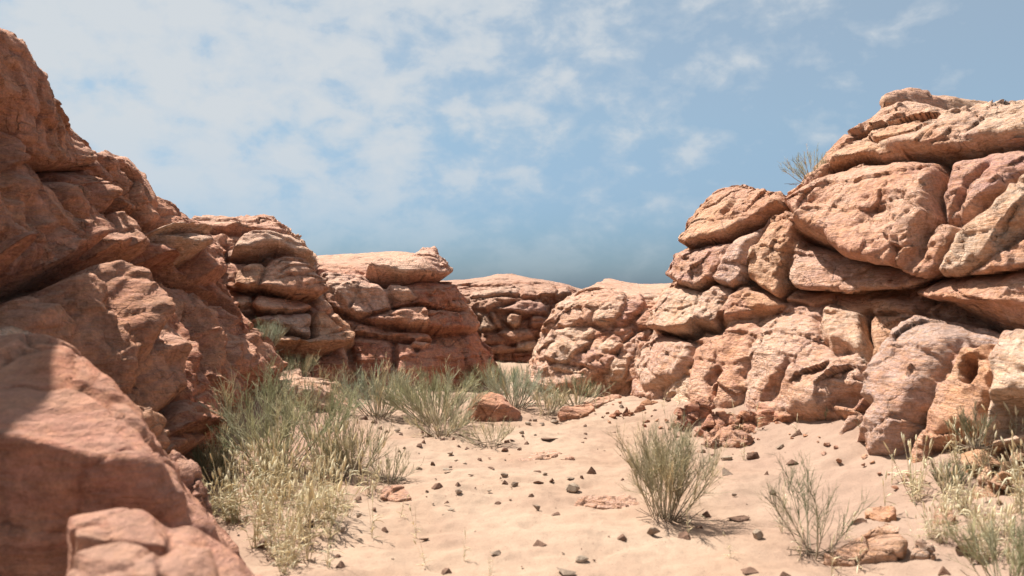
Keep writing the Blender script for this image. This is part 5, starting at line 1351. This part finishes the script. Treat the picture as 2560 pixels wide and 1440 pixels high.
SAGE = [np.array(c) for c in ((.42, .45, .33), (.48, .49, .37), (.36, .40, .27), (.52, .51, .39))]
DARKG = [np.array(c) for c in ((.19, .205, .11), (.25, .25, .15), (.30, .27, .17))]
OLIVE = [np.array(c) for c in ((.45, .395, .25), (.38, .355, .22), (.53, .465, .32))]
SHRUBS = [  # label, px, py, height px, width px, options
    ('tall dense green shrub against the foot of the sloping wall, above the dry grass', 690, 1178, 315, 300, dict(n=34, twigs=11, fine=5, thin=1.45, split=.4, straw=.12, seed=1)),
    ('tall loose green shrub immediately right of the tallest dense shrub', 812, 1150, 270, 190, dict(n=18, twigs=9, fine=5, thin=1.4, split=.42, straw=.15, seed=2)),
    ('grey-green bushy shrub beside the small grey shrub', 885, 1185, 175, 140, dict(thin=1.3, n=22, twigs=11, fine=5, straw=.25, seed=3, tone=OLIVE)),
    ('small grey shrub at the sand edge, outermost of the shrubs beside the dry grass', 975, 1205, 105, 120, dict(n=18, twigs=7, fine=4, straw=.2, seed=4, tone=OLIVE)),
    ('dark shaded shrub squeezed against the wall behind the dry grass', 535, 1200, 140, 110, dict(n=20, twigs=9, fine=5, straw=.3, seed=5, tone=DARKG)),
    ('pale wispy grey-green shrub in front of the shaded cliff', 945, 1042, 170, 175, dict(thin=1.5, n=40, twigs=11, fine=5, straw=.35, seed=6, tone=SAGE)),
    ('wide green shrub before the shaded cliff, behind the front bush and orange-red boulder', 1090, 1055, 168, 235, dict(thin=1.5, n=50, twigs=12, fine=5, straw=.12, seed=7)),
    ('olive bush at the sand edge in front of the wide green shrub', 1105, 1087, 115, 175, dict(thin=1.4, n=34, twigs=11, fine=5, straw=.25, seed=8, tone=OLIVE)),
    ('lone twiggy bush with bare branching stems in front of the orange-red boulder', 1228, 1114, 100, 150, dict(n=16, twigs=9, fine=5, straw=.2, seed=9, tone=OLIVE, split=.4)),
    ('sage green bushy shrub behind the orange-red boulder', 1285, 1020, 130, 165, dict(thin=1.5, n=42, twigs=11, fine=5, straw=.08, seed=10, tone=SAGE)),
    ('green shrub at the foot of the far wall, beyond the orange-red boulder', 1235, 985, 100, 150, dict(n=40, twigs=11, fine=5, straw=.1, seed=40)),
    ('yellowish dry bush between the sage green shrub and the dark green shrub', 1368, 1036, 90, 105, dict(thin=1.4, n=26, twigs=9, fine=5, straw=.7, seed=11, woodiness=.5)),
    ('dark green shrub at the foot of the knobbly cream outcrop', 1440, 1012, 92, 155, dict(thin=1.5, n=28, twigs=11, fine=5, straw=.2, seed=12, tone=DARKG)),
    ('big round twiggy shrub standing alone on the sand', 1662, 1298, 305, 200, dict(thin=1.2, n=40, twigs=12, fine=6, straw=.22, seed=13, tone=OLIVE, split=.42, up=.95)),
    ('sparse twiggy shrub beside the wide flat orange slab', 2035, 1388, 290, 185, dict(n=11, twigs=10, fine=5, straw=.1, seed=14, tone=DARKG, split=.46)),
    ('blurry bright green shrub in the near corner beside the grey rock', 2520, 1475, 240, 250, dict(n=26, twigs=10, fine=5, straw=.15, seed=15)),
    ('small green shrub tucked in a crack at the foot of the pink cliff', 2060, 1048, 65, 80, dict(n=20, twigs=8, fine=4, straw=.2, seed=16, tone=DARKG)),
    ('thin straggly green shrub at the corner of the grey rock shoulder', 2190, 1092, 75, 90, dict(n=12, twigs=7, fine=4, straw=.3, seed=17, tone=DARKG)),
    ('dark clump of green stems below the cream rock column', 2365, 1225, 110, 100, dict(n=22, twigs=9, fine=5, straw=.35, seed=18, tone=DARKG)),
    ('thin straggly shrub standing on the tan rock slab', 830, 985, 110, 110, dict(n=8, twigs=6, fine=3, straw=.3, seed=19)),
]
for lab, px, py, h, w, o in SHRUBS:
    b, H, Wd = at(px, py, h, w)
    shrub(lab, b, H, Wd, **o)
# shrubs rooted in the cliffs
for lab, q, h, w, o in [
    ('green shrub growing out of the tall pink cliff against the sky', (2030, 455, 9.9), 105, 120, dict(n=22, twigs=7, fine=4, straw=.1, seed=30, lean=(-.35, -.1), thin=1.2)),
    ('pale green shrub hanging on the lowest ledge of the blocky cliff', (662, 878, 10.6), 105, 85, dict(n=26, twigs=9, fine=5, straw=.15, seed=31, tone=SAGE)),
    ('green shrub under the lowest ledge of the blocky cliff', (742, 948, 10.5), 90, 105, dict(n=30, twigs=9, fine=5, straw=.25, seed=32, tone=DARKG)),
    ('thin upright shrub at the end of the sloping wall, below the ledge', (682, 1010, 9.6), 130, 85, dict(n=12, twigs=7, fine=4, straw=.3, seed=33)),
    ('green shrub clinging to the gap between cream column and grey shoulder', (2440, 1110, 5.45), 130, 85, dict(n=14, twigs=8, fine=4, straw=.3, seed=34, tone=DARKG))]:
    p = W(*q)
    shrub(lab, p, h * q[2] / FPX, w * q[2] / FPX, **o)


# ------------------------------------------------------------------ dry grass
def grass_mesh(seed, n, spread, head=True):
    """a tuft of dry annual grass 1 m tall: stems, drooping blades, seed heads"""
    rs = np.random.RandomState(seed)
    ln = []
    for i in range(n):
        az = rs.uniform(0, 6.283); q = rs.uniform(0, 1)
        p0 = np.array([math.cos(az), math.sin(az), 0]) * rs.uniform(0, .12) * spread
        d = np.array([math.cos(az) * q * spread * .8, math.sin(az) * q * spread * .8, 1.])
        L0 = rs.uniform(.5, 1.0)
        c = curve(rs, p0, d / np.linalg.norm(d), L0, rs.uniform(-.12, .2), .05, 7)
        c[:, 2] -= .03
        col = STRAWS[rs.randint(4)] * rs.uniform(.8, 1.15)
        if rs.rand() < .06: col = np.array((.40, .40, .22))
        ln.append((c, np.linspace(.006, .003, 7), col))
        if head and rs.rand() < .75:
            dd = c[-1] - c[-2]; dd /= np.linalg.norm(dd)
            hd = curve(rs, c[-1] - dd * .01, dd, rs.uniform(.12, .26), -.25, .03, 6)
            ln.append((hd, np.array([.004, .015, .020, .019, .013, .003]) * rs.uniform(.7, 1.25), STRAWS[rs.choice([1, 3, 3, 0])] * rs.uniform(.95, 1.12)))
        for b in range(rs.randint(2, 5)):
            s = rs.uniform(.05, .75); a = int(s * 6)
            dd = rs.normal(size=3) * .7; dd[2] = abs(dd[2]) * .7 + .35
            bl = curve(rs, c[a], dd / np.linalg.norm(dd), rs.uniform(.12, .34), -1.5, .08, 5)
            ln.append((bl, np.array([.006, .010, .009, .006, .002]), STRAWS[rs.randint(4)] * rs.uniform(.8, 1.2)))
    V, F, T = tubes(ln)
    return mesh_from('dry_grass_tuft', V, F, True, T, MAT_STRAW)


GM = [grass_mesh(500 + i, [7, 9, 12, 6, 10, 14][i], [.5, .7, .6, .45, .8, .65][i]) for i in range(6)]
GS = [grass_mesh(520 + i, [3, 4, 2][i], .35) for i in range(3)]


def tufts(spots, meshes, label_fn, group, seed):
    rs = np.random.RandomState(seed)
    for i, (px, py, h) in enumerate(spots):
        b, H, _ = at(px, py, h, 10)
        o = link('dry_grass_tuft', meshes[rs.randint(len(meshes))])
        o.location = b
        o.rotation_euler = (rs.uniform(-.08, .08), rs.uniform(-.08, .08), rs.uniform(0, 6.28))
        k = H * rs.uniform(.9, 1.15)
        o.scale = (k, k, k)
        tag(o, label_fn(px, py, h), 'grass tuft', group)


rs = np.random.RandomState(42)
left = []
while len(left) < 92:
    px, py = rs.uniform(520, 1010), rs.uniform(1150, 1450)
    # the crowd is thick under the tall shrub and thins out towards the sand
    edge = 1010 - abs(py - 1220) * .9 if py > 1220 else 960
    if py > 1330 and px < 560 + (py - 1330) * .9: continue
    if px > edge - 60: continue
    dens = 1.0 if px < 800 else .65
    if rs.rand() > dens * (1.0 if py < 1310 else .45): continue
    left.append((px, py, rs.uniform(75, 165) * (.75 + .35 * (py - 1150) / 200)))
tufts(left, GM, lambda x, y, h: 'straw-coloured grass tuft with seed heads in the thick stand below the tall shrubs', 'thick stand of dry grass below the tall shrubs', 1)
right = []
while len(right) < 46:
    px, py = rs.uniform(2230, 2580), rs.uniform(1090, 1420)
    if py < 1200 and px < 2330: continue
    if rs.rand() > .45 + .55 * (px - 2230) / 330: continue
    right.append((px, py, rs.uniform(70, 150)))
tufts(right, GM, lambda x, y, h: 'pale dry grass tuft, one of those growing among rocks under the cream column', 'dry grass among the rocks under the cream column', 2)
LONE = [(1042, 1345, 100), (1068, 1418, 110), (1160, 1400, 75), (1000, 1292, 70), (930, 1345, 120), (945, 1250, 60), (822, 1420, 130), (705, 1425, 130), (1225, 1440, 60), (1830, 1395, 80), (2000, 1400, 90),
        (1955, 1330, 80), (2110, 1350, 90), (2145, 1420, 120), (1845, 1105, 55), (1895, 1075, 60), (1835, 1060, 60), (1990, 1090, 55), (1860, 1150, 60), (1720, 1340, 70), (1960, 1270, 60), (2215, 1290, 110),
        (2230, 1210, 80), (1510, 1010, 45), (1525, 1000, 40), (1490, 1020, 40), (1655, 1015, 50), (1700, 1010, 60), (2160, 1010, 50), (1350, 1045, 45), (2080, 1440, 90), (1780, 1190, 50)]
lone = [dict(px=a, py=b, h=h, desc='tall thin' if h > 100 else 'thin' if h > 65 else 'small sparse') for a, b, h in LONE]
place_label(lone, 'dry grass sprig')
lab = {(l['px'], l['py']): l['label'] for l in lone}
tufts(LONE, GS, lambda x, y, h: lab[(x, y)], 'single dry grass sprigs on the sand', 3)

# ------------------------------------------------------------------ sky, sun, camera
SUN = np.array([-.40, .32, .86]); SUN /= np.linalg.norm(SUN)
elev = math.asin(SUN[2]); azim = math.atan2(SUN[0], SUN[1])
w = bpy.data.worlds.new('World'); SCN.world = w; w.use_nodes = True
nt = w.node_tree; L = nt.links.new


def N(t, **kw):
    n = nt.nodes.new(t)
    for k, v in kw.items(): setattr(n, k, v)
    return n


bg = nt.nodes['Background']
sky = N('ShaderNodeTexSky', sky_type='NISHITA'); sky.sun_disc = False; sky.sun_elevation = elev; sky.sun_rotation = azim
sky.air_density = 1.0; sky.dust_density = 1.2; sky.ozone_density = 1.6
tc = N('ShaderNodeTexCoord'); gen = tc.outputs['Generated']
sp = N('ShaderNodeSeparateXYZ'); L(gen, sp.inputs[0])


def M(op, a, b=None, c=None, clamp=False):
    n = N('ShaderNodeMath', operation=op, use_clamp=clamp)
    for i, v in enumerate((a, b, c)):
        if v is None: continue
        if isinstance(v, (int, float)): n.inputs[i].default_value = v
        else: L(v, n.inputs[i])
    return n.outputs[0]


# blue of this sky: the Nishita colour, deepened towards the horizon as on the day
rz = ramp(N, L, M('MULTIPLY', sp.outputs[2], 2.2, clamp=True), [(0.0, (.52, .78, 1.2)), (.10, (.48, .72, 1.05)), (.42, (.56, .92, 1.05)), (1.0, (.95, 1.15, 1.05))])
blue = mixc(N, L, 1.0, sky.outputs[0], rz, 'MULTIPLY')
# altocumulus: soft broken patches, thick to the left and overhead, thinning to the right
mp = N('ShaderNodeMapping'); mp.inputs['Scale'].default_value = (1, 1, 1.55); L(gen, mp.inputs[0])
n1 = noise(N, L, mp.outputs[0], 16.5, 9, .56, .15)
n2 = noise(N, L, mp.outputs[0], 2.6, 3, .5, .2)
cov = M('MULTIPLY_ADD', sp.outputs[0], -.36, -.11)             # more cloud to the left
cov = M('ADD', cov, M('MULTIPLY', sp.outputs[2], .08))
den = M('ADD', M('ADD', M('MULTIPLY', n1, 1.0), M('MULTIPLY', n2, .24)), cov)
cl = ramp(N, L, den, [(.38, .36), (.48, .50), (.60, .82), (.72, .96)])
hz = ramp(N, L, sp.outputs[2], [(.0, .12), (.04, .3), (.12, .85), (.2, 1.)])
cl = M('MULTIPLY', cl, hz)
final = mixc(N, L, cl, blue, (6.6, 7.0, 7.35))
L(final, bg.inputs[0]); bg.inputs[1].default_value = .05

sun = bpy.data.lights.new('sun', 'SUN'); sun.energy = 4.9; sun.angle = math.radians(.53); sun.color = (1, .955, .88)
so = bpy.data.objects.new('sun', sun); COL.objects.link(so)
so.rotation_euler = Vector(SUN).to_track_quat('Z', 'Y').to_euler()

cam = bpy.data.cameras.new('camera'); cam.lens = 28; cam.sensor_width = 36; cam.clip_end = 2000; cam.clip_start = .05
cam.dof.use_dof = True; cam.dof.focus_distance = 10.5; cam.dof.aperture_fstop = 1.8
co = bpy.data.objects.new('camera', cam); COL.objects.link(co)
co.location = (0, 0, CAM_H); co.rotation_euler = (math.radians(90), 0, 0)
SCN.camera = co
SCN.view_settings.view_transform = 'Standard'; SCN.view_settings.look = 'None'
SCN.view_settings.exposure = 1.0; SCN.view_settings.gamma = 1
SCN.render.engine = 'CYCLES'
SCN.cycles.use_denoising = True
SCN.cycles.max_bounces = 6; SCN.cycles.diffuse_bounces = 4; SCN.cycles.transparent_max_bounces = 4
